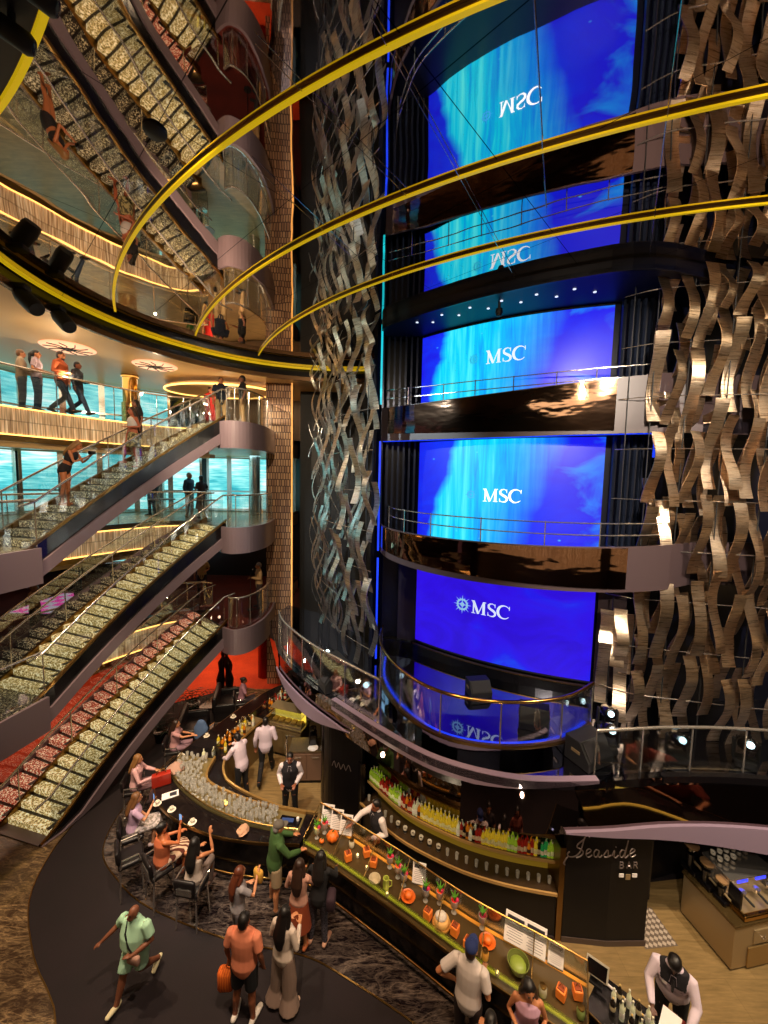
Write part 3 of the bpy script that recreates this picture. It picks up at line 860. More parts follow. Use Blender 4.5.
# stage back step and its trims
sb = [scr(k / 12, .12) for k in range(13)]
struct('trim_stage_step', MB().wall([V((-.15, 10.85, 0)), V((.5, 10.75, 0))] + sb + [V((5.4, 7.9, 0))], 3.39, 3.86, .25), BLACK)
struct('trim_stage_step_edge', MB().wall([scr(k / 12, .135) for k in range(13)], 3.85, 3.88, .05), BRASS)
# curved glass rail of the stage
RAILP = RAILQ if False else smooth_path([(.03, 10.2), (.0, 9.0), (.42, 7.80), (1.14, 6.97), (2.18, 6.68), (3.36, 6.86), (4.2, 7.4)], 6)
pl_ = [(p.x, p.y) for p in offset(RAILP, -.06)]
struct('floor_stage_platform', MB().prism(pl_ + [(4.9, 8.3), (.9, 10.8), (.1, 10.9)], 3.38, STZ), STAGE)
t = thing('stage_railing', 'curved glass railing around the glossy stage in front of the lowest screen', 'railing')
MB().wall(RAILP, STZ + .02, STZ + .84, .015).build('glass_panel', GLASS, t, True)
MB().tube([(p.x, p.y, STZ + .86) for p in RAILP], .035, 8).build('handrail', GOLDM, t, True)
MB().wall(offset(RAILP, -.03), STZ, STZ + .05, .06).build('base_shoe', BRASS, t, True)
MB().wall(offset(RAILP, .08), STZ, STZ + .02, .05).build('blue_light_line', BLUE_E, t, True)
for k in range(7):
    p = RAILP[int(k * (len(RAILP) - 1) / 6)]
    MB().tube([(p.x, p.y, STZ + .02), (p.x, p.y, STZ + .86)], .016, 6).build('post', CHROME, t)
# second, outer glass rail on the deck edge
railing([p for p in offset(STE[6:24], .12)], 3.4, 'long glass railing on the deck edge left of the stage, above the bar', 'stage deck edge railings', 7, .95)
railing([p for p in offset(STE[40:], .15)], 3.4, 'glass railing on the deck edge under the right hand ribbons', 'stage deck edge railings', 6, .8)

# speakers, moving heads and other gear on the stage
def wedge(loc, rz, s, label, tilt=.5):
    t = thing('stage_speaker', label, 'speaker', loc, rz, 'stage speakers')
    w, d, h = .62 * s, .48 * s, .42 * s
    mb = MB(); prof_ = [(-d / 2, 0), (d / 2, 0), (d / 2, h * .35), (d * .1, h), (-d / 2, h)]
    mb.loft([[V((x, y, z)) for y, z in prof_] for x in (-w / 2, w / 2)])
    mb.build('cabinet', BLACKM, t, bevel=.012)
    a = V((0, d / 2, h * .35)); b = V((0, d * .1, h)); nrm = V((0, (b - a).z, -(b - a).y)).normalized(); c = (a + b) / 2 + nrm * .008
    g = MB(); e = (b - a) * .42; x_ = V((w * .44, 0, 0))
    g.add([c - x_ - e, c + x_ - e, c + x_ + e, c - x_ + e, c - x_ - e + nrm * .012, c + x_ - e + nrm * .012, c + x_ + e + nrm * .012, c - x_ + e + nrm * .012], [(4, 5, 6, 7), (0, 1, 5, 4), (1, 2, 6, 5), (2, 3, 7, 6), (3, 0, 4, 7)])
    g.build('grille', mat('speaker_grille', '#1c191c', .7), t)
    for sx in (-1, 1): MB().box((sx * (w / 2 + .006), -.02, h * .55), (.014, .16 * s, .05)).build('handle', STEEL, t)
    return t
wedge((3.82, 6.72, 3.4), math.radians(205), 1.05, 'largest black wedge speaker at the right end of the stage rail')
wedge((3.05, 7.35, STZ), math.radians(160), .9, 'smaller black wedge speaker just inside the stage rail')
wedge((2.22, 8.45, STZ), math.radians(190), .8, 'black floor speaker lying alone in the middle of the glossy stage')
wedge((-1.2, 9.2, 3.4), math.radians(120), 1.4, 'big black speaker under the left hand ribbons')
LENS = mat('cool_white_lens', '#dff6ff', .2, emit='#c8f0ff', es=2.5)
def moving_head(loc, yaw, tilt, label):
    t = thing('moving_head_light', label, 'stage light', loc, yaw, 'moving head stage lights')
    MB().rbox((0, 0, .07), (.30, .26, .14), 0, .03).build('base', BLACKM, t)
    y = MB()
    for sx in (-1, 1): y.rbox((sx * .17, 0, .30), (.045, .10, .36), 0, .02)
    y.box((0, 0, .145), (.36, .10, .04))
    y.build('yoke', BLACKM, t)
    q = Matrix.Rotation(tilt, 3, 'X')
    d = q @ V((0, 1, 0))
    c = V((0, 0, .42))
    h = MB().lathe([(.0, -.20), (.10, -.19), (.13, -.10), (.13, .08), (.11, .20), (.09, .22), (0, .22)], c, 16, d)
    ho = h.build('head', BLACK, t, 'auto')
    MB().lathe([(.0, .222), (.06, .222), (.05, .235), (0, .24)], c, 14, d).build('lens', LENS, ho, True)
    return t
moving_head((4.3, 6.95, 3.4), math.radians(165), .5, 'moving head light between the big stage speaker and the ribbons')
moving_head((5.45, 6.75, 3.4), math.radians(160), .4, 'moving head light under the right ribbons, lens towards the viewer')
moving_head((6.6, 6.65, 3.4), math.radians(150), .4, 'moving head light nearest the right edge of the picture')
moving_head((-1.35, 9.9, 3.4), math.radians(170), .6, 'moving head light under the left ribbon curtain')
moving_head((-.35, 8.35, 3.4), math.radians(190), .5, 'moving head light left of the curved stage rail')
moving_head((4.62, 7.55, 3.4), math.radians(165), .3, 'moving head light behind the other one, right of the stage')

# ================================================================== ribbon curtains
def ribbon_mesh(L, W, A, ph, tw):
    n = 26; th = .006
    mb = MB(); rings = []
    for i in range(n + 1):
        f = i / n; z = (f - .5) * L
        y = A * math.sin(2 * PI * f * .72 + ph)
        dy = A * 2 * PI * .72 / L * math.cos(2 * PI * f * .72 + ph)
        nn = V((0, 1, -dy)).normalized() * th
        w = W / 2 * (1 - .12 * math.sin(PI * f))
        a = tw * (f - .5)
        c, s_ = math.cos(a), math.sin(a)
        def pt(x, yy, zz): return V((x * c - yy * s_, x * s_ + yy * c, zz))
        rings.append([pt(-w, y, z), pt(w, y, z), pt(w, y + nn.y, z + nn.z), pt(-w, y + nn.y, z + nn.z)])
    mb.loft(rings)
    return mb
RIBS = []
def ribbons(path, cols, zlo, zhi, jitter, label, group, L=1.95, W=.33, A=.16, zlo_f=None, step=1.62, layers=(0, .28), tone=None, turn=0.0):
    S = [0]
    for i in range(1, len(path)): S.append(S[-1] + (path[i] - path[i - 1]).length)
    protos = []
    for k in range(4):
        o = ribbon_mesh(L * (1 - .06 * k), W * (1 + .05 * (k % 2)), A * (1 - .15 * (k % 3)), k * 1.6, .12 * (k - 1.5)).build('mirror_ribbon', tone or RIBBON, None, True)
        protos.append(o); tag(o, label, 'ribbon', group)
    used = set()
    for c in range(cols):
        f = (c + .5) / cols
        sl = f * S[-1]
        i = max(j for j in range(len(S)) if S[j] <= sl + 1e-6); i = min(i, len(path) - 2)
        q = (sl - S[i]) / max(1e-6, S[i + 1] - S[i])
        p = lerp(path[i], path[i + 1], q); d = (path[i + 1] - path[i]).normalized()
        nrm = V((-d.y, d.x, 0))
        lay = layers[c % 2]
        z = zhi(f) - L / 2 + .1 - (c * .73 % 1) * step * .28
        row = 0
        while z - L / 2 > zlo(f) - .5:
            k = random.randrange(4)
            if k in used: o = protos[k].copy(); COL.objects.link(o)
            else: o = protos[k]; used.add(k)
            yaw = math.atan2(d.y, d.x) + turn + random.uniform(-.2, .2)
            off = (lay + (.14 if row % 2 else 0))
            if row == 0:
                q_ = .45 + .55 * ((c * .61) % 1); o.scale = (1, 1, q_); z = zhi(f) - L * q_ / 2
            else: o.scale = (1, 1, 1)
            o.location = (p.x + nrm.x * off + random.uniform(-jitter, jitter), p.y + nrm.y * off + random.uniform(-jitter, jitter), z)
            o.rotation_euler = (0, 0, yaw + (PI if random.random() < .5 else 0))
            if row == 0: z += L / 2 - L * q_ / 2 + (0)
            z -= step * random.uniform(.98, 1.2); row += 1
LPATH = smooth_path([(-2.5, 13.6), (-2.12, 12.2), (-1.6, 11.0), (-1.08, 10.1), (-.42, 9.25)], 6)
RPATH = smooth_path([(4.5, 7.8), (4.98, 7.42), (5.9, 7.2), (6.9, 7.0), (8.3, 6.8)], 6)
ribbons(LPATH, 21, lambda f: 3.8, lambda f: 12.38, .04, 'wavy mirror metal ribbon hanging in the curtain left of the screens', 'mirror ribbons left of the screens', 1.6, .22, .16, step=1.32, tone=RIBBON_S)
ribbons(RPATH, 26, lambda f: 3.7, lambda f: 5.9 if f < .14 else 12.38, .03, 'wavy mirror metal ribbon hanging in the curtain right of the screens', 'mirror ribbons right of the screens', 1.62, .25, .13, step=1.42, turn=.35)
for path, side in ((LPATH, 'left'), (RPATH, 'right')):
    for k in range(9):
        z = 4.2 + k * .98
        o = tag(MB().tube([(p.x, p.y, z) for p in offset(path, .16)], .009, 5).build('hanging_rod', CHROME), 'thin steel rod crossing the %s ribbon curtain' % side, 'rod', 'thin rods that carry the %s ribbons' % side)
    for k in range(6):
        p = offset(path, .2)[int((k + .5) * len(path) / 6)]
        tag(MB().tube([(p.x, p.y, 3.4), (p.x, p.y, CEIL)], .012, 5).build('hanging_pole', BLACKM), 'thin dark upright pole inside the %s ribbon curtain' % side, 'pole', 'upright poles of the %s ribbon curtain' % side)

for a_, b_, lb in (((2.35, 3.53), (4.8, 7.6), 'thin steel wire under the mirrored ceiling, right of the screens'), ((1.14, 3.55), (2.31, 6.13), 'thin steel wire under the mirrored ceiling, above the middle of the screens'), ((-.2, 3.71), (2.86, 8.6), 'long thin steel wire under the mirrored ceiling, left of the screens'), ((-1.28, 3.93), (.27, 5.88), 'thin steel wire under the mirrored ceiling above the left ribbons'), ((-1.78, 5.32), (-.6, 7.5), 'thin steel wire under the mirrored ceiling beside the bronze column')):
    tag(MB().tube([(*a_, 12.37), (*b_, 12.37)], .005, 5).build('ceiling_wire', CHROME), lb, 'wire')
# black moving heads and spots on the round rim
def rim_spot(p, yaw, label):
    t = thing('rim_spotlight', label, 'spotlight', p, yaw, 'black spotlights on the rim')
    MB().rbox((0, 0, .0), (.3, .22, .12), 0, .03).build('base', BLACKM, t)
    h = MB().lathe([(.0, -.25), (.12, -.24), (.16, -.1), (.16, .22), (.14, .30), (0, .30)], V((.12, 0, -.24)), 16, V((.6, -.2, -.55)).normalized())
    h.build('head', BLACKM, t, 'auto')
    MB().tube([(0, 0, -.05), (.1, 0, -.24)], .04, 6).build('arm', BLACKM, t)
for a, lb in ((190, 'black spotlight under the rim at the left edge, left one of two'), (180, 'black spotlight under the rim at the left edge, right one of two')):
    p = RC + V((math.cos(math.radians(a)), math.sin(math.radians(a)), 0)) * (RR - .12)
    rim_spot((p.x, p.y, 12.05), math.radians(a + 180), lb)
def can_light(p, d, label):
    t = thing('can_spotlight', label, 'spotlight', p, 0, 'black can lights in the top left corner')
    d = V(d).normalized()
    MB().lathe([(0, -.14), (.06, -.14), (.085, -.11), (.085, .11), (.06, .15), (0, .15)], (0, 0, -.02), 18, d).build('can', BLACKM, t, 'auto')
    MB().lathe([(0, .148), (.055, .152), (.0, .158)], (0, 0, -.02), 14, d).build('lens', mat('dark_blue_lens', '#1c2434', .1), t, True)
    MB().tube([(0, 0, .0), (0, 0, .18)], .03, 6).build('stem', BLACKM, t)
can_light((-2.86, 3.42, 12.22), (.8, .5, -.3), 'black can spotlight in the top left corner, upper of the pair')
can_light((-3.32, 3.72, 12.22), (.8, .5, -.3), 'black can spotlight in the top left corner, lower of the pair')
tag(MB().lathe([(.125, 0), (.13, -.02), (.10, -.05), (0, -.055)], (-2.78, 4.92, CEIL - .001), 18).build('ceiling_dome', BLACKM, None, True), 'small round black dome on the mirrored ceiling', 'camera dome')
# ================================================================== core wall, back bar
CORE_F = smooth_path([(-.37, 8.45), (.44, 7.60), (1.52, 6.98), (2.45, 6.68), (3.30, 6.53)], 6)
CORE_B = offset(CORE_F, .42)
t = thing('back_bar', 'long curved back bar under the stage with lit bottle shelves and a gold edge', 'bar shelf')
MB().wall(CORE_F, .02, .93, .40).build('cabinet', mat('black_cabinet', '#0d0a0c', .4, spec=.3), t)
MB().wall(offset(CORE_F, -.02), .0, .08, .1).build('kick_plate', mat('dark_skirting', '#2a2022', .4), t)
MB().wall(offset(CORE_F, -.04), .93, .975, .50).build('counter_top', mat('dark_gloss_shelf', '#3a2c1e', .18), t)
MB().wall(offset(CORE_F, -.06), .925, .98, .03).build('gold_edge', mat('satin_gold_edge', '#b8925a', .3, .15), t, True)
AMBER_B = mat('amber_backlight', '#7a5a1e', .4, emit='#a88422', es=.28)
MB().wall(CORE_B, .975, 1.36, .04).build('lower_back_panel', AMBER_B, t)
MB().wall(offset(CORE_F, .16), 1.36, 1.40, .30).build('bottle_shelf', mat('bronze_shelf', '#6a5030', .3, .4), t)
MB().wall(offset(CORE_F, .15), 1.355, 1.41, .02).build('shelf_edge', mat('satin_gold_edge', '#b8925a', .3, .15), t, True)
MB().wall(CORE_B, 1.40, 1.80, .04).build('upper_back_panel', DKMIRROR, t)
MB().wall(offset(CORE_F, .36), 1.80, 1.83, .1).build('top_edge', BRASS, t)
MB().wall(offset(CORE_F[19:], .2), 1.80, 1.84, .24).build('upper_shelf', mat('bronze_shelf_b', '#6a5030', .3, .4), t)
MB().wall(offset(CORE_F, .44), 1.83, 2.9, .05).build('smoked_mirror', DKMIRROR, t, True)
e = CORE_F[-1]
MB().box((e.x + .06, e.y + .22, .93), (.10, .50, 1.86)).build('end_frame', BRASS, t)
s_ = CORE_F[0]
MB().box((s_.x - .1, s_.y + .15, .95), (.10, .45, 1.9), .6).build('end_panel', BLACK, t)

def bottle_protos():
    out = {}
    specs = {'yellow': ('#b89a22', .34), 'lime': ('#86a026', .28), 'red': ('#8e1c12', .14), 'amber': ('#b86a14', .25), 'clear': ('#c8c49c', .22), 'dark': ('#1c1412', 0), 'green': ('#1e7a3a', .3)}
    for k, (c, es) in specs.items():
        m = mat('bottle_glass_' + k, c, .12, emit=c if es else None, es=es)  # own emission stands in for shelf light shining through the bottles
        for v in range(2):
            h = .27 + .04 * v; r = .038 + .006 * (1 - v)
            o = thing('bottle', 'x', 'bottle')
            MB().lathe([(0, 0), (r * .95, 0), (r, .01), (r, h * .60), (r * .85, h * .68), (.014, h * .78), (.013, h * .95)], (0, 0, 0), 10).build('glass_body', m, o, True)
            MB().lathe([(.016, h * .93), (.016, h), (0, h)], (0, 0, 0), 8).build('cap', mat('bottle_cap_' + k, {'red': '#1a1414', 'dark': '#c0a060'}.get(k, '#d8d0b8'), .35), o, True)
            MB().lathe([(r + .001, h * .16), (r + .0015, h * .17), (r + .0015, h * .45), (r + .001, h * .46)], (0, 0, 0), 10).build('paper_label', mat('bottle_label_' + k, {'yellow': '#f0e8b0', 'lime': '#e8f0c0', 'red': '#e0c8a8', 'amber': '#3a1c10', 'clear': '#f4f0e8', 'dark': '#d8c8a0', 'green': '#f0e8d0'}[k], .6), o, True)
            out[k, v] = o
    return out
BP = bottle_protos(); BUSED = set()
def bottle(kind, v, loc, label, group, s=1.0):
    o = BP[kind, v]
    if (kind, v) in BUSED: o = dup(o, loc, random.uniform(0, 6), label, group)
    else:
        BUSED.add((kind, v)); o.location = loc; o['label'] = label; o['group'] = group
    o.scale = (s, s, s * random.uniform(.88, 1.12))
    return o
KNAME = {'yellow': 'yellow', 'lime': 'lime green', 'red': 'dark red', 'amber': 'amber', 'clear': 'clear', 'dark': 'dark', 'green': 'deep green'}
seq = ['lime'] * 6 + ['red'] * 5 + ['lime'] * 5 + ['clear', 'red', 'red', 'amber', 'red', 'red', 'clear', 'clear', 'amber'] + ['yellow'] * 13 + ['clear', 'red', 'dark', 'amber', 'clear', 'dark', 'red', 'red'] + ['yellow'] * 8 + ['lime'] * 3 + ['red', 'red', 'red', 'amber', 'red', 'yellow', 'dark', 'green', 'green', 'lime', 'lime']
shelfp = offset(CORE_F, .24)
def along(path, f):
    S = [0]
    for i in range(1, len(path)): S.append(S[-1] + (path[i] - path[i - 1]).length)
    s = f * S[-1]
    for i in range(len(path) - 1):
        if S[i + 1] >= s - 1e-9: return lerp(path[i], path[i + 1], (s - S[i]) / max(1e-9, S[i + 1] - S[i]))
    return path[-1]
for i, k in enumerate(seq):
    p = along(shelfp, (i + .6) / (len(seq) + .4))
    bottle(k, i % 2, (p.x, p.y, 1.402), '%s bottle standing in the long front row of the lit back bar shelf' % KNAME[k], '%s bottles of the front row' % KNAME[k])
shelfb = offset(CORE_F, .33)
for i in range(46):
    p = along(shelfb, (i + .5) / 46)
    k = seq[int(i * len(seq) / 46)]
    bottle(k, 1, (p.x, p.y, 1.402), '%s bottle in the second row behind the front row of the back bar' % KNAME[k], '%s bottles of the second row' % KNAME[k], .98)
ups = offset(CORE_F[19:], .30)
for i, k in enumerate(['clear', 'lime', 'clear', 'green', 'green', 'clear', 'amber', 'yellow', 'red']):
    p = along(ups, (i + .6) / 9.4)
    bottle(k, 0, (p.x, p.y, 1.842), '%s bottle on the upper shelf at the right end of the back bar' % KNAME[k], '%s bottles on the upper right shelf' % KNAME[k])
# glasses and cups on the lower shelf
def glass_proto(kind):
    o = None
    if kind == 'cup':
        o = thing('cup', 'x', 'cup'); MB().lathe([(0, 0), (.03, 0), (.04, .02), (.045, .12), (.042, .12), (.036, .02), (0, .015)], (0, 0, 0), 12).build('cup_body', mat('white_china', '#e8e0d0', .3), o, True)
        MB().lathe([(.046, .03), (.0475, .03), (.0475, .07), (.046, .07)], (0, 0, 0), 12).build('dark_band', BLACKM, o, True)
    elif kind == 'tumbler':
        o = thing('glass', 'x', 'glass'); MB().lathe([(0, 0), (.03, 0), (.036, .12), (.033, .12), (.028, .01), (0, .01)], (0, 0, 0), 10).build('bowl', GLASS_W, o, True)
    else:
        o = thing('wine_glass', 'x', 'glass'); MB().lathe([(.006, .08), (.03, .10), (.038, .14), (.034, .19), (.031, .19), (.034, .14), (.02, .105), (0, .10)], (0, 0, 0), 10).build('bowl', GLASS_W, o, True)
        MB().lathe([(0, 0), (.033, 0), (.03, .006), (.005, .01), (.005, .085)], (0, 0, 0), 8).build('stem', GLASS_W, o, True)
    return o
GP = {k: glass_proto(k) for k in ('cup', 'tumbler', 'wine')}; GUSED = set()
def glassware(k, loc, label, group):
    if k in GUSED: return dup(GP[k], loc, 0, label, group)
    GUSED.add(k); o = GP[k]; o.location = loc; o['label'] = label; o['group'] = group
    return o
lowp = offset(CORE_F, .14)
for i in range(22):
    f = (i + .5) / 22
    p = along(lowp, f)
    if 5 <= i <= 10: glassware('cup', (p.x, p.y, .977), 'white cup with a dark band standing on the lower back bar shelf', 'cups on the lower back bar shelf')
    else: glassware('tumbler', (p.x, p.y, .977), 'clear tumbler standing on the lower back bar shelf', 'tumblers on the lower back bar shelf')

# black drum, black walls and the sign
struct('wall_drum', MB().lathe([(.44, .0), (.44, 2.38), (.42, 2.42)], (-1.08, 9.72, 0), 28), BLACK, True)
struct('trim_drum_top', MB().lathe([(.0, 2.425), (.43, 2.42), (.44, 2.44), (.41, 2.46), (0, 2.455)], (-1.08, 9.72, 0), 28), mat('brown_leather_top', '#6a5648', .5), True)
struct('wall_black_side', MB().wall(smooth_path([(-1.38, 9.3), (-1.2, 8.8), (-.85, 8.6), (-.38, 8.5)], 4), 0, 2.6, .3), BLACKW)
struct('baseboard_side', MB().wall(offset(smooth_path([(-1.38, 9.3), (-1.2, 8.8), (-.85, 8.6), (-.38, 8.5)], 4), -.015), 0, .09, .02), mat('grey_skirting', '#4a3c36', .4))
struct('wall_sign', MB().wall([(3.42, 6.50), (4.2, 6.44), (4.92, 6.46)], 0, 2.75, .14), BLACKW)
struct('wall_sign_return', MB().wall([(4.92, 6.46), (5.02, 7.3)], 0, 2.75, .12), BLACKW)
struct('wall_service', MB().wall([(4.9, 7.32), (5.55, 7.25), (5.62, 7.6), (9.5, 8.6)], 0, 2.9, .12), mat('near_black_wall', '#141013', .4))
struct('baseboard_sign', MB().wall([(3.42, 6.485), (4.2, 6.425), (4.94, 6.445)], 0, .12, .016), mat('grey_skirting', '#4a3c36', .4))
struct('wall_mirror_back', MB().wall([(-.3, 8.95), (.7, 8.0), (1.6, 7.5), (2.5, 7.2), (3.4, 7.0)], 0, 3.2, .1), BLACK)
SIGNM = mat('silver_sign_letter', '#9c8f8c', .35, .8)
# wall sign: script word over small capitals
t = thing('wall_lettering', 'silver script sign with small capitals on the black wall right of the bottles', 'sign')
def on_sign(u, v): return V((3.47 + u, 6.4435 + .004 - u * .048 if u < .75 else 6.408 + (u - .75) * .028, v)) + V((0, -.012, 0))
SCRIPT = {
    'S': [[(.62, 1.12), (.60, 1.26), (.50, 1.24), (.40, 1.0), (.34, .66), (.26, .32), (.10, .10), (-.10, .02), (-.24, .06), (-.28, .18), (-.20, .30)], [(.40, 1.0), (.16, .74), (.12, .56), (.30, .46), (.40, .30), (.30, .10), (.10, .0)], [(-.24, .06), (-.36, -.18), (-.42, -.36), (-.34, -.42)]],
    'e': [[(.0, .18), (.16, .30), (.22, .42), (.12, .48), (.03, .36), (.02, .14), (.12, .04), (.28, .16)]],
    'a': [[(.24, .40), (.10, .44), (.02, .26), (.06, .08), (.16, .08), (.25, .38), (.22, .12), (.30, .06), (.38, .18)]],
    's': [[(.0, .14), (.16, .44), (.20, .24), (.18, .08), (.04, .06)], [(.18, .08), (.32, .18)]],
    'i': [[(.0, .14), (.10, .42), (.09, .12), (.16, .05), (.28, .18)], [(.13, .60), (.15, .63)]],
    'd': [[(.24, .40), (.10, .44), (.02, .26), (.06, .08), (.16, .08), (.27, .40), (.36, .95), (.25, .12), (.32, .05), (.42, .18)]]}
ADV = {'S': .42, 'e': .27, 'a': .36, 's': .30, 'i': .26, 'd': .38}
x = .12; sc = .40
for ch in 'Seaside':
    for j, st in enumerate(SCRIPT[ch]):
        pts = smooth_path(st, 4)
        mb = MB().tube([on_sign((x + q.x) * sc, 1.75 + (q.y) * sc * .9 + x * .02) for q in pts], .0095 if ch != 'S' else .011, 6)
        o = mb.build('letter', SIGNM, t, True)
    x += ADV[ch] * 1.22
BLK = {'B': [[(0, 0), (0, 1), (.45, .95), (.55, .75), (.4, .53), (0, .52)], [(.4, .53), (.62, .28), (.45, .03), (0, 0)]], 'A': [[(0, 0), (.35, 1), (.7, 0)], [(.14, .35), (.56, .35)]], 'R': [[(0, 0), (0, 1), (.45, .95), (.55, .75), (.4, .52), (0, .5)], [(.3, .5), (.62, 0)]]}
for k, ch in enumerate('BAR'):
    mb = MB()
    for st in BLK[ch]: mb.tube([on_sign(.86 + k * .125 + a * .11, 1.60 + b * .12) for a, b in st], .010, 5)
    mb.build('letter', SIGNM, t)
t2 = thing('switch_plate', 'pair of pale switch plates on the black wall under the sign', 'switch', (0, 0, 0))
for k in range(3): MB().box(on_sign(.90 + k * .12, 1.46 - (.03 if k == 1 else 0)), (.085, .012, .065 if k != 1 else .10)).build('plate', WHITE if k != 1 else STEEL, t2)
# white lettering on the black drum side wall
t = thing('side_lettering', 'faint silver script lettering on the black wall left of the back bar', 'sign')
mb = MB()
for r in range(3):
    pts = smooth_path([(.0 + .07 * k, (.05 if k % 2 else -.04) + r * .01) for k in range(9)], 3)
    def on_side(u, v):
        pth = smooth_path([(-1.2, 8.8), (-.85, 8.6), (-.38, 8.5)], 6); p = along(pth, u); return V((p.x - .03, p.y - .045, v))
    if r < 1: mb.tube([on_side(min(.95, .18 + q.x), 1.72 + q.y * 1.6) for q in pts], .008, 5)
mb.build('letters', SIGNM, t)

# ================================================================== the bar counter
OUTER = smooth_path([(-3.3, 13.4), (-4.0, 12.6), (-4.75, 11.0), (-5.3, 9.5), (-5.25, 8.6), (-4.6, 7.9), (-3.5, 7.42), (-2.5, 7.25), (-1.55, 7.22)], 5)
INNER = smooth_path([(-2.7, 12.9), (-3.05, 12.2), (-3.55, 11.0), (-3.95, 9.7), (-3.75, 8.95), (-3.15, 8.5), (-2.35, 8.15), (-1.95, 8.02), (-1.30, 7.93)], 5)
D_OUT = smooth_path([(-1.5, 7.18), (-.89, 6.85), (.42, 6.02), (1.46, 5.32), (2.4, 4.76), (2.8, 4.5)], 5)
D_IN = smooth_path([(-1.22, 7.90), (-.7, 7.6), (.45, 6.85), (1.6, 6.05), (2.7, 5.46), (3.15, 5.2)], 5)
def counter(name, label, O, I, ztop, topm, bodym, inm):
    t = thing(name, label, 'bar counter')
    n = len(O)
    def quad_strip(A, B, z0, z1):
        mb = MB()
        mb.loft([[V((a.x, a.y, z0)), V((a.x, a.y, z1)), V((b.x, b.y, z1)), V((b.x, b.y, z0))] for a, b in zip(A, B)])
        return mb
    quad_strip(O, I, ztop - .05, ztop).build('counter_top', topm, t)
    quad_strip(offset(O, .22 if True else 0), offset(O, .30), .0, ztop - .05).build('front_panel', bodym, t)
    quad_strip(offset(I, -.10), offset(I, -.04), .0, ztop - .05).build('inner_panel', inm, t)
    MB().wall(offset(O, -.012), ztop - .055, ztop + .004, .02).build('gold_edge', BRASS, t, True)
    MB().tube([(p.x, p.y, .22) for p in offset(O, .10)], .022, 8).build('foot_rail', BRASS, t, True)
    return t
GRANITE = m_floor_marble('black_granite_top', 9.0, '#0c090a', '#161012', '#2c2420', .08)
INNERP = mat('warm_bronze_panel', '#8a7048', .35, .3)
b1 = counter('bar_counter', 'curved black bar counter with gold edge around the bartenders', OUTER, INNER, 1.1, GRANITE, BLACK, INNERP)
b2 = counter('display_counter', 'long diagonal bar counter with glass display of fruit and lime light line', D_OUT, D_IN, 1.06, mat('dark_glass_top', '#4c3c24', .15), BLACK, INNERP)
C_OUT = smooth_path([(-5.12, 9.6), (-5.02, 8.9), (-4.05, 8.14), (-3.06, 7.70), (-2.22, 7.50), (-1.62, 7.43)], 5)
C_IN = smooth_path([(-4.25, 9.5), (-4.12, 8.75), (-3.29, 8.30), (-2.55, 8.05), (-1.95, 7.95), (-1.56, 7.87)], 5)
gc = b1
cs = MB(); cs.loft([[V((a.x, a.y, 1.10)), V((a.x, a.y, 1.135)), V((b.x, b.y, 1.135)), V((b.x, b.y, 1.10))] for a, b in zip(C_OUT, C_IN)])
cs.build('case_floor', mat('added_glow_case_floor', '#6a5a38', .3, emit='#8a7434', es=.12), gc)  # faint glow put into the floor material to brighten the glasses
MB().wall(C_OUT, 1.10, 1.21, .012).build('case_front_glass', GLASS, gc, True)
MB().tube([(p.x, p.y, 1.22) for p in C_OUT], .013, 6).build('case_front_edge', BRASS, gc, True)
MB().wall(C_IN, 1.10, 1.20, .05).build('case_back', mat('warm_edge', '#b08a50', .3, .6), gc, True)
# glass gantry on both counters
MB().wall(offset(INNER, -.33)[4:17], 1.1, 1.32, .012).build('glass_screen', GLASS, b1, True)
MB().tube([(p.x, p.y, 1.33) for p in offset(INNER, -.33)[4:17]], .013, 6).build('screen_rail', BRASS, b1, True)
MB().wall(offset(INNER, -.03), 1.1, 1.15, .05).build('inner_gold_edge', mat('warm_edge', '#b08a50', .3, .6), b1)
MB().wall(offset(D_OUT, .10), 1.06, 1.08, .035).build('lime_light_line', LIME_E, b2, True)
MB().wall(offset(D_OUT, .06), 1.06, 1.22, .012).build('front_glass', GLASS, b2, True)
MB().wall(offset(D_IN, -.04), 1.06, 1.42, .012).build('back_glass', GLASS, b2, True)
MB().tube([(p.x, p.y, 1.43) for p in offset(D_IN, -.04)], .012, 6).build('back_rail', BRASS, b2, True)
for k in range(8):
    f = k / 7
    a, b = along(offset(D_OUT, .06), f), along(offset(D_IN, -.04), f)
    MB().add([(a.x, a.y, 1.06), (b.x, b.y, 1.06), (b.x, b.y, 1.42), (a.x, a.y, 1.22)], [(0, 1, 2, 3)]).build('divider_glass', GLASS, b2)
    MB().tube([(a.x, a.y, 1.22), (b.x, b.y, 1.42)], .009, 6).build('divider_rail', BRASS, b2)
MB().wall(offset(D_IN, -.10), 1.061, 1.075, .05).build('amber_light_line', mat('amber_line', '#d08a30', .4, emit='#d8902c', es=.2), b2)

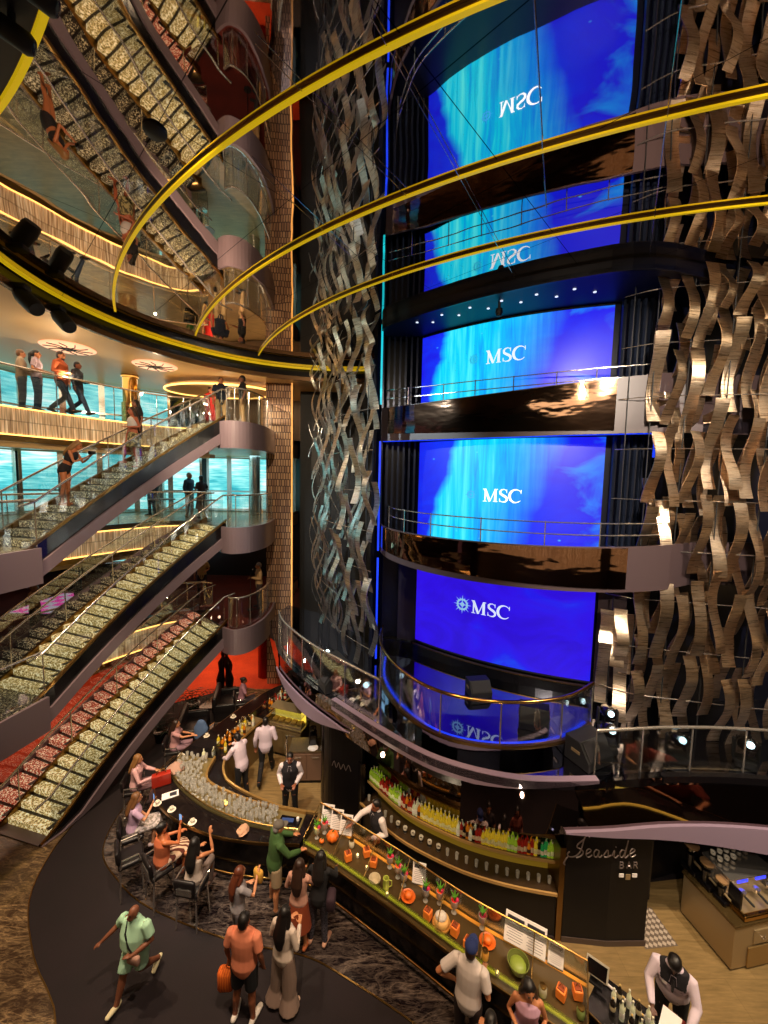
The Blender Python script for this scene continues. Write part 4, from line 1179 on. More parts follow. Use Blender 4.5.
# things on the display counter: placed by (distance along, across)
def dpt(f, g):
    f = min(.985, f / .855)
    return lerp(along(D_OUT, f), along(D_IN, f), g)
ORANGE = mat('orange_peel', '#e06a1c', .45, bump=((60, 60, 60), .3, .004))
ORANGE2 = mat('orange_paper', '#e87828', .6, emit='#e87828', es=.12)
def on_bar(name, label, cat, f, g, z=1.085, rz=0, group=None):
    p = dpt(f, g); return thing(name, label, cat, (p.x, p.y, z), rz, group)
DIR = math.atan2(-.62, .78)
def menu(loc, rz, label, w=.26, h=.36):
    t = thing('menu_stand', label, 'menu stand', loc, rz, 'menu stands on the counter')
    MB().box((0, .0, h / 2 + .02), (w, .012, h), 0, -.4).build('card', WHITE, t)
    MB().box((0, .0, .012), (w, .12, .02)).build('base', CHROME, t)
    ca, sa = math.cos(-.4), math.sin(-.4)
    def on(u, v): return V((u, -.0075 * ca - (v) * sa, h / 2 + .02 + v * ca - .0))
    MB().add([on(-w * .40, h * .40) , on(w * .40, h * .40), on(w * .40, h * .22), on(-w * .40, h * .22)], [(0, 1, 2, 3)]).build('dark_heading', INK, t)
    mb = MB()
    for k in range(7):
        y = h * (.14 - k * .085); e = w * (.38 if k % 3 else .30)
        mb.add([on(-e, y), on(e, y), on(e, y - h * .022), on(-e, y - h * .022)], [(0, 1, 2, 3)])
    mb.build('text_lines', mat('grey_print', '#8a8488', .6), t)
    return t
for k, (f, lb) in enumerate(((.035, 'white menu card in a stand left of the orange pumpkin, leftmost of three'), (.075, 'white menu card in a stand behind the orange pumpkin, middle of three'), (.115, 'white menu card in a stand right of the orange pumpkin, rightmost of three'))):
    p = dpt(f, .93); menu((p.x, p.y, 1.075), math.radians(-10), lb)
p = dpt(.40, .93); menu((p.x, p.y, 1.075), math.radians(-14), 'white menu card with a red spot in the middle of the display', .24, .32)
p = dpt(.685, .95); menu((p.x, p.y, 1.075), math.radians(-28), 'large white menu card behind the blue cap man, left of a pair', .32, .40)
p = dpt(.735, .95); menu((p.x, p.y, 1.075), math.radians(-28), 'large white menu card behind the blue cap man, right of a pair', .32, .40)
p = dpt(.785, .95); menu((p.x, p.y, 1.075), math.radians(-28), 'smaller white menu card near the woman in the pink dress', .22, .28)
def pumpkin(f, g, r, label, group=None):
    t = on_bar('pumpkin', label, 'pumpkin', f, g, group=group)
    mb = MB(); rings = []
    for i in range(9):
        a = -PI / 2 + PI * i / 8
        rr, zz = r * max(.04, math.cos(a)), r * .8 + r * .78 * math.sin(a)
        rings.append([V(((rr * (1 + .07 * math.cos(8 * b))) * math.cos(b), (rr * (1 + .07 * math.cos(8 * b))) * math.sin(b), zz)) for b in [2 * PI * k / 32 for k in range(32)]])
    mb.loft(rings).build('flesh', ORANGE, t, True)
    MB().tube([(0, 0, r * 1.5), (.01, 0, r * 1.75), (.03, .01, r * 1.9)], [.018, .012, .01], 6).build('stalk', mat('stalk', '#4a5a20', .7), t, True)
def plate_fruit(f, g, label):
    t = on_bar('fruit_dish', label, 'fruit', f, g)
    MB().lathe([(0, 0), (.09, 0), (.13, .035), (.125, .04), (.085, .012), (0, .012)], (0, 0, 0), 20).build('dish', mat('orange_dish', '#d86a24', .35), t, True)
    MB().ball((0, 0, .06), (.075, .075, .055), 14, 8).build('fruit', ORANGE, t, True)
pumpkin(.085, .55, .12, 'round orange pumpkin on the left end of the display counter')
pumpkin(.055, .35, .05, 'small orange pumpkin beside the man in the green sweater', None)
plate_fruit(.385, .42, 'orange dish with fruit in the middle of the display counter')
plate_fruit(.62, .62, 'orange dish with fruit right of the man in the blue cap')
def lantern(f, g, label, tall=.16, tilt=.3):
    t = on_bar('paper_lantern', label, 'lantern', f, g, rz=DIR + tilt)
    t.scale = (1.25, 1.25, 1.2)
    MB().rbox((0, 0, tall / 2), (.10, .10, tall), 0, .012).build('shade', ORANGE2, t)
    MB().box((0, 0, tall + .006), (.07, .07, .012)).build('lid', mat('lantern_lid', '#8a3a10', .6), t)
    MB().tube([(-.03, 0, tall), (0, 0, tall + .06), (.03, 0, tall)], .005, 5).build('handle', BRASS, t)
for f, g, lb in ((.165, .35, 'orange paper box by the left divider of the display'), (.215, .72, 'small red orange box behind the candle on the display'), (.25, .60, 'orange box right of the candle lights on the display'), (.455, .30, 'narrow orange box left of the round cake'), (.535, .38, 'tilted orange box right of the round cake'), (.575, .30, 'orange box half hidden by the blue cap man'), (.80, .45, 'orange box beside the woman in the pink dress'), (.835, .62, 'red orange box at the right end of the display')):
    lantern(f, g, lb, .10 + .05 * random.random(), random.uniform(-.6, .8))
t = on_bar('cake', 'round pale cake with white frosting on a wooden board in the display', 'cake', .495, .38)
MB().lathe([(0, 0), (.15, 0), (.155, .012), (.15, .03), (0, .03)], (0, 0, 0), 24).build('board', mat('cake_board', '#c08a40', .5), t, True)
MB().lathe([(.125, .03), (.13, .05), (.125, .10), (.10, .12), (0, .13)], (0, 0, 0), 24).build('sponge', mat('cake_sponge', '#d8a860', .6), t, True)
MB().ball((-.01, .01, .13), (.10, .09, .06), 14, 7).build('frosting', mat('cake_frosting', '#d8ccc0', .6, bump=((40, 40, 40), .8, .02)), t, True)
t = on_bar('shell_bowl', 'pale ribbed bowl on the left part of the display', 'bowl', .275, .25)
MB().lathe([(0, 0), (.05, 0), (.10, .05), (.11, .09), (.10, .09), (.05, .02), (0, .02)], (0, 0, 0), 16).build('bowl', mat('pale_bowl', '#b8a888', .5), t, True)
t = on_bar('drink_pitcher', 'pale green glass pitcher next to the ribbed bowl', 'pitcher', .315, .27)
MB().lathe([(0, 0), (.05, 0), (.06, .1), (.05, .2), (.055, .22), (.045, .22), (.04, .1), (0, .02)], (0, 0, 0), 14).build('body', mat('lime_glass', '#b0b850', .15), t, True)
MB().tube([(.05, 0, .19), (.10, 0, .17), (.10, 0, .08), (.055, 0, .05)], .009, 6).build('handle', mat('lime_glass', '#b0b850', .15), t, True)
t = on_bar('glass_bowl', 'large green tinted glass bowl between the blue cap man and the pink dress', 'bowl', .70, .45)
MB().lathe([(0, 0), (.08, 0), (.15, .08), (.16, .16), (.15, .16), (.14, .08), (.07, .02), (0, .02)], (0, 0, 0), 20).build('bowl', mat('green_bowl', '#6a7038', .15), t, True)
MB().ball((0, 0, .10), (.12, .12, .05), 14, 6).build('limes', mat('limes', '#7a8a30', .5), t, True)
def cocktail(f, g, c, label, straw=True):
    t = on_bar('cocktail', label, 'cocktail', f, g, group='dressed cocktails in the display'); t.scale = (1.3, 1.3, 1.2)
    MB().lathe([(0, 0), (.035, 0), (.03, .01), (.012, .03), (.012, .06), (.045, .10), (.05, .2), (.046, .2), (.04, .11), (0, .08)], (0, 0, 0), 12).build('glass', GLASS_W, t, True)
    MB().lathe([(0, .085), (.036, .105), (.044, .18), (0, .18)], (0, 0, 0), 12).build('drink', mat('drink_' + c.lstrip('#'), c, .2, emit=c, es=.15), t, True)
    mb = MB()
    for k in range(5):
        a = k * 1.26
        mb.tube([(0, 0, .18), (.02 * math.cos(a), .02 * math.sin(a), .25), (.055 * math.cos(a), .055 * math.sin(a), .30)], [.008, .012, .002], 5)
    mb.build('leaves', mat('garnish_leaf', '#5aa028', .5), t, True)
    MB().ball((.03, 0, .19), .03, 10, 6).build('berry', mat('garnish_berry', '#d01a50', .3), t, True)
    if straw: MB().tube([(-.01, 0, .12), (-.02, 0, .33), (-.05, 0, .36)], .005, 5).build('straw', CHROME, t)
for f, g, c, lb in ((.30, .80, '#c02a1a', 'red cocktail with green leaves behind the pitcher'), (.335, .70, '#e06020', 'orange cocktail with tall leaves left of the red spot menu'), (.36, .62, '#3a3048', 'dark blue drink with leaves next to the orange cocktail'), (.475, .78, '#e0501c', 'orange cocktail with tall straw behind the cake'), (.435, .62, '#2c2c48', 'dark drink in front of the red spot menu'), (.52, .80, '#c8201a', 'red cocktail with leaves right of the cake'), (.045, .62, '#c83820', 'red cocktail at the far left end of the display'), (.03, .40, '#c8c040', 'yellow cocktail in front of the man in the green sweater'), (.60, .85, '#8a2a3a', 'wine coloured drink beside the large menu cards')):
    cocktail(f, g, c, lb)
def candle(f, g, label):
    t = on_bar('candle', label, 'candle', f, g, group='small glowing candles in the display')
    MB().lathe([(0, 0), (.03, 0), (.032, .05), (.028, .05), (.025, .01), (0, .01)], (0, 0, 0), 12).build('cup', GLASS_W, t, True)
    MB().ball((0, 0, .05), (.012, .012, .022), 8, 6).build('flame', mat('candle_flame', '#ffe0a0', .4, emit='#ffd070', es=9), t, True)
for f, g, lb in ((.235, .42, 'small glowing candle on the left part of the display'), (.325, .16, 'small glowing candle by the lime light line near the pitcher'), (.655, .15, 'small glowing candle by the lime light line left of the green bowl'), (.19, .55, 'small glowing candle near the left divider')):
    candle(f, g, lb)
for f, g, c, lb in ((.62, .30, '#c89040', 'wrapped gold sweet jar right of the cap man'), (.76, .3, '#a8a088', 'pale sugar jar in front of the pink dress woman'), (.86, .35, '#7a8a50', 'jar of herbs at the right end of the display'), (.155, .7, '#d0c8b0', 'white paper tent card at the left divider')):
    t = on_bar('jar', lb, 'jar', f, g)
    MB().lathe([(0, 0), (.05, 0), (.055, .02), (.055, .11), (.04, .13)], (0, 0, 0), 14).build('jar_body', mat('jar_' + c.lstrip('#'), c, .25), t, True)
    MB().lathe([(.043, .125), (.045, .15), (0, .155)], (0, 0, 0), 14).build('lid', BRASS, t, True)

# glasses massed on the curved counter
gr = random.Random(3)
MID = [lerp(a, b, .62) for a, b in zip(OUTER, INNER)]
cnt = 0
for i in range(700):
    f = gr.uniform(.02, .86); g = gr.uniform(.12, .85)
    if cnt > 165: continue
    a, b = along(C_OUT, f), along(C_IN, f)
    p = lerp(a, b, g)
    if p.x > -2.15 and g > .2: continue
    if any((p - q).length < .07 for q in globals().setdefault('GPOS', [])): continue
    GPOS.append(p); cnt += 1
    glassware('wine' if i % 3 else 'tumbler', (p.x, p.y, 1.136), ('clear stemmed glass' if i % 3 else 'clear tumbler') + ' among the massed glasses on the curve of the bar', ('stemmed glasses' if i % 3 else 'tumblers') + ' massed on the curved bar')
t = thing('glass_tray_lamp', 'small amber lamp glowing between the massed glasses on the bar', 'lamp', (-3.35, 8.05, 1.137))
MB().lathe([(0, 0), (.06, 0), (.05, .03), (.03, .05), (0, .05)], (0, 0, 0), 12).build('lamp_body', BRASS, t, True)
MB().ball((0, 0, .07), .035, 10, 6).build('bulb', mat('amber_bulb', '#ffe070', .4, emit='#ffe060', es=3), t, True)
# bottles with pourers at the bartenders' working stations
bn = 0
for f0, f1, kinds, lb in ((.30, .50, ['amber', 'yellow', 'amber', 'clear', 'dark'], 'on the bar in front of the bartender by the glasses'), (.06, .2, ['red', 'red', 'amber', 'clear'], 'in the crowd of bottles at the far end of the bar')):
    for i in range(34 if f0 > .2 else 22):
        f = lerp(f0, f1, gr.random()); g = gr.uniform(.58, .92)
        p = lerp(along(OUTER, f), along(INNER, f), g)
        if any((p - q).length < .085 for q in GPOS): continue
        GPOS.append(p); k = kinds[bn % len(kinds)]; bn += 1
        bottle(k, bn % 2, (p.x, p.y, 1.101), '%s bottle %s' % (KNAME[k], lb), '%s bottles %s' % (KNAME[k], lb))
# customers' things on the ledge
def ledge(f, g): p = lerp(along(OUTER, f), along(INNER, f), g); return p
def small(name, label, cat, p, z=1.101, rz=0): return thing(name, label, cat, (p.x, p.y, z), rz)
t = small('menu_card', 'white and dark folded menu lying on the bar left of the raised phone', 'menu', V((-4.75, 8.35, 0)), rz=.5)
MB().box((0, 0, .006), (.34, .20, .012)).build('paper', WHITE, t)
MB().box((.06, .0, .013), (.14, .12, .003)).build('printed_panel', INK, t)
for p, lb in (((-4.5, 7.95), 'white cup on the bar behind the raised phone'), ((-4.9, 8.1), 'white cup beside the folded menu'), ((-3.9, 7.65), 'white cup in front of the woman in the striped dress'), ((-5.15, 9.6), 'white saucer cup near the pink blouse woman'), ((-4.85, 10.4), 'white cup on the far left side of the bar'), ((-4.45, 11.3), 'white cup near the far end of the left bar side')):
    t = small('coffee_cup', lb, 'cup', V((*p, 0)))
    MB().lathe([(0, 0), (.075, .004), (.085, .014), (.05, .01), (0, .01)], (0, 0, 0), 16).build('saucer', mat('white_china', '#e8e0d0', .3), t, True)
    MB().lathe([(0, .012), (.028, .012), (.042, .04), (.045, .075), (.041, .075), (.03, .02), (0, .02)], (0, 0, 0), 14).build('cup_body', mat('white_china', '#e8e0d0', .3), t, True)
t = small('napkin', 'crumpled peach napkin on the bar edge right of the seated women', 'napkin', V((-2.75, 7.45, 0)))
mb = MB(); rg = random.Random(5); rings = []
for i in range(7):
    rr = [.02, .10, .14, .12, .10, .06, .01][i]
    rings.append([V((rr * rg.uniform(.6, 1.25) * math.cos(a), rr * rg.uniform(.6, 1.25) * math.sin(a), .002 + .024 * i)) for a in [2 * PI * k / 11 for k in range(11)]])
mb.loft(rings).build('cloth', fab('#c89878'), t)
t = small('tray', 'black tray with blue cloth at the corner of the bar beside the menus', 'tray', V((-1.85, 7.68, 0)), z=1.137, rz=-.15)
MB().rbox((0, 0, .015), (.46, .24, .03), 0, .012).build('tray_body', BLACK, t)
MB().rbox((-.05, 0, .035), (.26, .10, .03), .1, .012).build('blue_cloth', fab('#27407a'), t)
MB().lathe([(0, .03), (.03, .03), (.03, .09), (0, .09)], (.16, .04, 0), 10).build('white_pot', WHITE, t, True)

# ------------------------------------------------ working side of the bar: fridges, machines, cabinets
def cabinet(name, label, loc, rz, d, m, extra=None):
    t = thing(name, label, 'cabinet', loc, rz)
    w, dp, h = d
    MB().box((0, 0, h / 2 + .05), (w, dp, h - .1)).build('carcass', m, t, bevel=.006)
    MB().box((0, .0, .03), (w - .06, dp - .06, .06)).build('plinth', BLACKM, t)
    MB().box((0, 0, h + .0), (w + .03, dp + .03, .035)).build('top', mat('steel_top', '#9a8a70', .25, .8), t)
    n = max(1, round(w / .55))
    for k in range(n):
        x = -w / 2 + w * (k + .5) / n
        dr = MB().box((x, -dp / 2 - .011, h / 2 + .03), (w / n - .03, .02, h - .2)).build('door', m, t, bevel=.004)
        MB().box((x, -dp / 2 - .03, h - .16), (w / n * .4, .02, .02)).build('handle', CHROME, dr)
    return t
PBR = mat('cabinet_brown', '#6a5040', .4)
cabinet('bar_cabinet', 'brown cabinet with a flat door behind the vest bartenders, left of the black drum', (-1.98, 10.35, 0), .05, (.95, .55, .95), PBR)
cabinet('bar_fridge', 'steel counter fridge facing the bartender who walks away', (-2.78, 11.35, 0), -.3, (1.15, .55, .92), mat('fridge_steel', '#7a6848', .3, .5))
t = thing('pastry_case', 'lit glass case with yellow interior on the counter fridge', 'display case', (-2.78, 11.35, .945), -.3)
MB().box((0, .12, .25), (1.05, .03, .5)).build('back_panel', mat('case_glow', '#c8b048', .4, emit='#d0b43c', es=1.6), t)
MB().box((0, 0, .02), (1.05, .4, .04)).build('base', STEEL, t)
MB().box((0, 0, .50), (1.05, .4, .02)).build('top', STEEL, t)
MB().box((0, -.19, .26), (1.05, .012, .46)).build('front_glass', GLASS, t)
MB().box((0, 0, .27), (1.03, .3, .012)).build('shelf', GLASS_W, t)
for k in range(5): MB().rbox((-.42 + k * .21, -.02, .07), (.16, .2, .06), 0, .02).build('pastry', mat('pastry', '#c89a50', .6), t)
t = thing('bottle_shelf_unit', 'glowing shelf unit with pale bottles left of the black drum', 'shelf', (-1.45, 12.15, 0), -.1)
MB().box((0, .15, 1.2), (.9, .03, .8)).build('back_panel', mat('case_glow', '#c8b048', .4, emit='#d0b43c', es=1.6), t)
for z in (.95, 1.3): MB().box((0, 0, z), (.9, .3, .03)).build('shelf_board', BRASS, t)
MB().box((0, 0, .46), (.9, .32, .92)).build('carcass', DARKBR, t)
for sx in (-1, 1): MB().box((sx * .46, 0, 1.25), (.03, .3, .75)).build('side', BRASS, t)
for i in range(8): bottle('clear', i % 2, (-1.8 + i * .1, 12.15 - .01 * i, .968), 'pale bottle on the glowing shelf unit left of the drum', 'pale bottles on the glowing shelf unit')
t = thing('coffee_grinder', 'black and steel grinder with a round plate on the brown cabinet', 'grinder', (-1.85, 10.35, .975), .2)
MB().rbox((0, .05, .16), (.22, .28, .32), 0, .03).build('body', BLACK, t)
MB().lathe([(.05, .32), (.10, .42), (.10, .46), (0, .47)], (0, .05, 0), 14).build('hopper', GLASS_DK, t, True)
MB().lathe([(0, 0), (.12, .004), (.14, .02), (.07, .012), (0, .01)], (0, -.18, .0), 20).build('plate', WHITE, t, True)
XO = smooth_path([(5.2, 3.2), (6.5, 3.4), (7.8, 4.1), (9.0, 5.3)], 5)
XI = smooth_path([(5.05, 3.9), (6.3, 4.1), (7.35, 4.75), (8.35, 5.85)], 5)
b3 = counter('bar_counter', 'right hand end of the bar, seen only in the mirrored deck edge', XO, XI, 1.06, GRANITE, BLACK, BLACK)
MB().wall(offset(XI, -.08), 1.06, 1.10, .03).build('lit_edge', mat('amber_line_b', '#d8b050', .4, emit='#d8b040', es=1.2), b3)
t = thing('beer_tap', 'chrome tap tower at the inner corner of the cabinet', 'tap', (-2.56, 10.25, 0), 0)
MB().lathe([(.06, 0), (.06, .02), (.03, .04), (.03, 1.25), (.04, 1.27), (0, 1.29)], (0, 0, 0), 14).build('column', CHROME, t, True)
MB().tube([(0, 0, 1.1), (.0, -.14, 1.1), (0, -.16, 1.02)], .018, 8).build('spout', CHROME, t)
MB().tube([(0, -.03, 1.2), (0, -.10, 1.34)], .014, 6).build('lever', BLACKM, t)
p = thing('wash_sink', 'steel sink basin set along the left inner side of the bar', 'sink', (-3.88, 10.9, 1.075), math.radians(70))
MB().loft([[V((x, y, z)) for x, y in ((-a, -b), (a, -b), (a, b), (-a, b))] for a, b, z in ((.42, .2, .03), (.42, .2, .05), (.38, .16, .05), (.36, .14, .0))]).build('basin', STEEL, p)
MB().tube([(0, .2, .04), (0, .2, .26), (0, .08, .30), (0, .04, .24)], .013, 6).build('faucet', CHROME, p)

# ------------------------------------------------ coffee station at the right
CS = thing('coffee_station', 'steel cabinet under the coffee machine at the right edge', 'cabinet', (6.66, 6.66, 0), .18)
MB().box((0, 0, .46), (1.15, .95, .80)).build('carcass', STEEL, CS, bevel=.01)
MB().box((0, .02, .03), (1.08, .85, .06)).build('plinth', BLACKM, CS)
MB().rbox((0, 0, .885), (1.2, 1.0, .05), 0, .012).build('worktop', mat('bronze_top', '#6e5834', .2, .7), CS)
ds = MB().box((.18, -.485, .62), (.7, .03, .26)).build('drawer', STEEL, CS, bevel=.006)
for x in (-.02, .38): MB().tube([(x, -.50, .62), (x, -.55, .62), (x, -.55, .70)], .014, 6).build('handle', CHROME, ds)
MB().box((.18, -.49, .25), (.9, .025, .38)).build('lower_door', mat('warm_steel', '#a88a58', .3, .7), CS, bevel=.006)
t = thing('espresso_machine', 'wide chrome espresso machine with blue displays at the right edge', 'coffee machine', (6.78, 6.66, .912), .18)
MB().rbox((0, .1, .30), (1.0, .50, .36), 0, .03).build('body', CHROME, t)
MB().rbox((0, -.1, .06), (1.0, .72, .10), 0, .02).build('drip_base', GOLDM, t)
MB().box((0, -.22, .115), (.92, .36, .012)).build('drip_grid', STEEL, t)
for k, sx in enumerate((-.46, .46)): MB().box((sx, -.1, .26), (.05, .5, .34)).build('side_panel', BLACK, t, bevel=.01)
mb = MB().rbox((0, .08, .50), (1.02, .54, .035), 0, .01); mb.build('cup_rail_top', CHROME, t)
for k in range(2): MB().box((-.2 + k * .4, -.155, .41), (.22, .012, .05)).build('blue_display', mat('blue_display', '#3038ff', .3, emit='#3a44ff', es=1.6), t)
for k in range(3):
    x = -.3 + k * .3
    MB().lathe([(.05, 0), (.055, .06), (0, .06)], (x, -.24, .27), 14).build('group_head', CHROME, t, True)
    MB().tube([(x, -.26, .27), (x, -.42, .25)], [.018, .022], 8, cap=True).build('portafilter', BLACKM, t, True)
for k in range(4): MB().lathe([(.03, 0), (.03, .04), (0, .04)], (-.45 + k * .3, .1 - .35 * (k % 2), -.0), 10).build('foot', BLACKM, t)
for r_ in range(2):
    for k in range(6):
        if r_ == 0 and k > 2: continue
        x, y = -.40 + k * .15, .10 + r_ * .13
        q = Matrix.Rotation(.18, 3, 'Z') @ V((x, y, 0))
        o = glassware('cup', (6.78 + q.x, 6.66 + q.y, .912 + .520), 'white cup upside up on top of the espresso machine', 'cups on the espresso machine')
for k, (x, y, lb) in enumerate(((6.16, 7.0, 'tall black grinder at the back left of the coffee station'), (6.22, 6.72, 'tall black grinder in the middle left of the coffee station'), (6.28, 6.46, 'small black grinder at the front left of the coffee station'))):
    s = 1.0 - .12 * k
    t = thing('coffee_grinder', lb, 'grinder', (x, y, .912), .2); t.scale = (s, s, s)
    MB().rbox((0, .03, .05), (.20, .30, .10), 0, .03).build('base', BLACK, t)
    MB().lathe([(.07, .1), (.075, .3), (.09, .36)], (0, .06, 0), 14).build('motor', BLACK, t, True)
    MB().lathe([(.06, .36), (.11, .50), (.12, .50), (.12, .52), (.04, .53), (0, .54)], (0, .06, 0), 16).build('hopper', GLASS_DK, t, True)
    MB().lathe([(.122, .505), (.122, .53), (.05, .545), (0, .55)], (0, .06, 0), 16).build('lid', mat('grinder_lid', '#8a6a48', .35), t, True)
    MB().tube([(0, -.02, .24), (0, -.16, .22)], .022, 8).build('spout', STEEL, t)
t = thing('floor_mat', 'pale perforated mat on the floor by the corner of the sign wall', 'mat', (5.2, 6.75, .017), .1)
mb = MB()
for i in range(7):
    for j in range(7): mb.rbox((-.27 + i * .09, -.27 + j * .09, .006), (.06, .06, .012), PI / 4, .006)
MB().box((0, 0, .002), (.64, .64, .004)).build('backing', mat('mat_base', '#6a5c50', .7), t); mb.build('tread_pattern', mat('mat_pale', '#b8a898', .6), t)

# bartender's station at the bottom right
STN = counter('service_counter', 'dark service counter in front of the bartender with the tablet, bottom right', [V((3.0, 4.95, 0)), V((3.35, 4.55, 0)), V((3.9, 4.0, 0)), V((4.4, 3.4, 0))], [V((3.45, 5.35, 0)), V((3.85, 5.0, 0)), V((4.45, 4.4, 0)), V((5.0, 3.8, 0))], .98, BLACK, BLACK, INNERP)
def cpt(f, g): return lerp(lerp(V((3.0, 4.95, 0)), V((4.4, 3.4, 0)), f), lerp(V((3.45, 5.35, 0)), V((5.0, 3.8, 0)), f), g)
t = thing('till_screen', 'tilted dark till screen in a pale frame at the end of the display', 'screen', (*cpt(.0, .72).xy, .981), math.radians(-38)); t.scale = (.72, .72, .72)
MB().box((0, 0, .02), (.24, .2, .04)).build('base', BLACKM, t)
MB().box((0, .02, .16), (.05, .05, .26)).build('stem', BLACKM, t)
MB().rbox((0, 0, .30), (.42, .03, .30), 0, .01, -.5).build('bezel', mat('pale_bezel', '#a8a090', .4), t)
MB().box((0, -.018, .305), (.36, .006, .24), 0, -.5).build('display', BLACK, t)
for k in range(14):
    p = cpt(.10 + .018 * k + (.03 if k % 3 == 0 else 0), .42 + .18 * (k % 3)); 
    bottle('clear' if k % 2 else 'dark', k % 2, (p.x, p.y, .981), '%s bottle crowded on the service counter beside the till' % ('clear' if k % 2 else 'dark'), '%s bottles on the service counter' % ('clear' if k % 2 else 'dark'), .85)
for k in range(10):
    p = cpt(.40 + .02 * k, .62 + .12 * (k % 3)); glassware('tumbler', (p.x, p.y, .981), 'clear tumbler on the service counter left of the bartender with the tablet', 'tumblers on the service counter')
t = thing('clipboard', 'white paper on a clipboard lying in front of the bartender', 'clipboard', (4.12, 4.78, .985), -.8)
MB().box((0, 0, .004), (.26, .36, .008)).build('board', mat('red_board', '#6a1a14', .5), t)
MB().box((-.02, .02, .0095), (.22, .30, .003)).build('paper', WHITE, t)
t = thing('payment_terminal', 'small dark card terminal with a blue white screen on the service counter', 'card terminal', (*cpt(.55, .2).xy, .982), -.6)
MB().rbox((0, 0, .02), (.09, .17, .04), 0, .015).build('body', BLACKM, t); MB().box((0, .035, .042), (.06, .05, .004)).build('display', mat('terminal_screen', '#c8d8ff', .3, emit='#9ab4ff', es=1.5), t)
t = thing('white_bar_rail', 'long pale rail lying across the service counter', 'rail', (3.72, 4.93, 1.0), -.82)
MB().tube([(-.5, 0, 0), (.62, 0, 0)], .018, 8, cap=True).build('rod', WHITE, t, True)
for x in (-.4, .5): MB().box((x, 0, -.02), (.04, .05, .05)).build('bracket', STEEL, t)

# ------------------------------------------------ seating
LEATH = m_leather('black_leather', '#171214')
def bar_chair(x, y, face, label):
    t = thing('bar_chair', label, 'bar chair', (x, y, .012), math.radians(face), 'black bar chairs around the curved counter')
    MB().rbox((0, 0, .72), (.46, .44, .10), 0, .04).build('seat', LEATH, t, True)
    MB().rbox((0, -.22, .93), (.42, .07, .26), 0, .03, .12).build('backrest', LEATH, t, True)
    MB().box((0, -.25, .84), (.30, .02, .12)).build('back_plate', CHROME, t)
    for sx in (-1, 1):
        for sy in (-1, 1):
            MB().tube([(sx * .18, sy * .17, .68), (sx * .21, sy * .20, .0)], .017, 6).build('leg', CHROME, t)
        MB().tube([(sx * .22, -.18, .72), (sx * .26, -.15, .92), (sx * .26, .12, .92), (sx * .23, .16, .74)], .016, 6).build('armrest', CHROME, t)
    MB().tube([(-.195, .19, .28), (.195, .19, .28)], .014, 6).build('foot_bar', CHROME, t)
    return t
# ================================================================== people
def skin_name(c): return skin(c)
HAIRC = {'black': '#120d0c', 'brown': '#2c1a12', 'light': '#6a4628', 'grey': '#8a8480', 'blond': '#8a6238'}
def arm_pose(kind, s):
    """elbow, wrist, finger direction in body space (x right, y forward, z up, metres for a 1.72 m body); s = -1 left, 1 right"""
    A = {'down': ((.26, -.03, 1.14), (.27, .05, .89), (.0, .15, -1)),
         'bent': ((.27, -.04, 1.15), (.16, .25, 1.12), (-.3, 1, 0)),
         'hold': ((.25, .0, 1.15), (.10, .28, 1.20), (-.5, .8, .2)),
         'reach': ((.27, .16, 1.22), (.20, .42, 1.15), (-.1, 1, -.1)),
         'far': ((.25, .25, 1.33), (.16, .50, 1.30), (0, 1, 0)),
         'hip': ((.42, -.10, 1.16), (.21, .05, 1.02), (-.8, .3, -.5)),
         'up': ((.26, .22, 1.30), (.14, .30, 1.56), (-.1, .2, 1)),
         'phone': ((.24, .20, 1.22), (.07, .33, 1.42), (-.3, .3, 1)),
         'out': ((.38, -.02, 1.20), (.56, .18, 1.05), (.6, .6, -.3)),
         'belly': ((.36, .02, 1.15), (.14, .26, 1.06), (-1, .3, 0)),
         'lap': ((.24, .05, 1.16), (.12, .28, 1.0), (-.4, .9, -.1)),
         'table': ((.27, .15, 1.16), (.14, .40, 1.18), (-.4, .9, 0)),
         'back': ((.26, -.16, 1.18), (.24, -.20, .93), (0, -.1, -1))}[kind]
    return [V((p[0] * s, p[1], p[2])) for p in A]
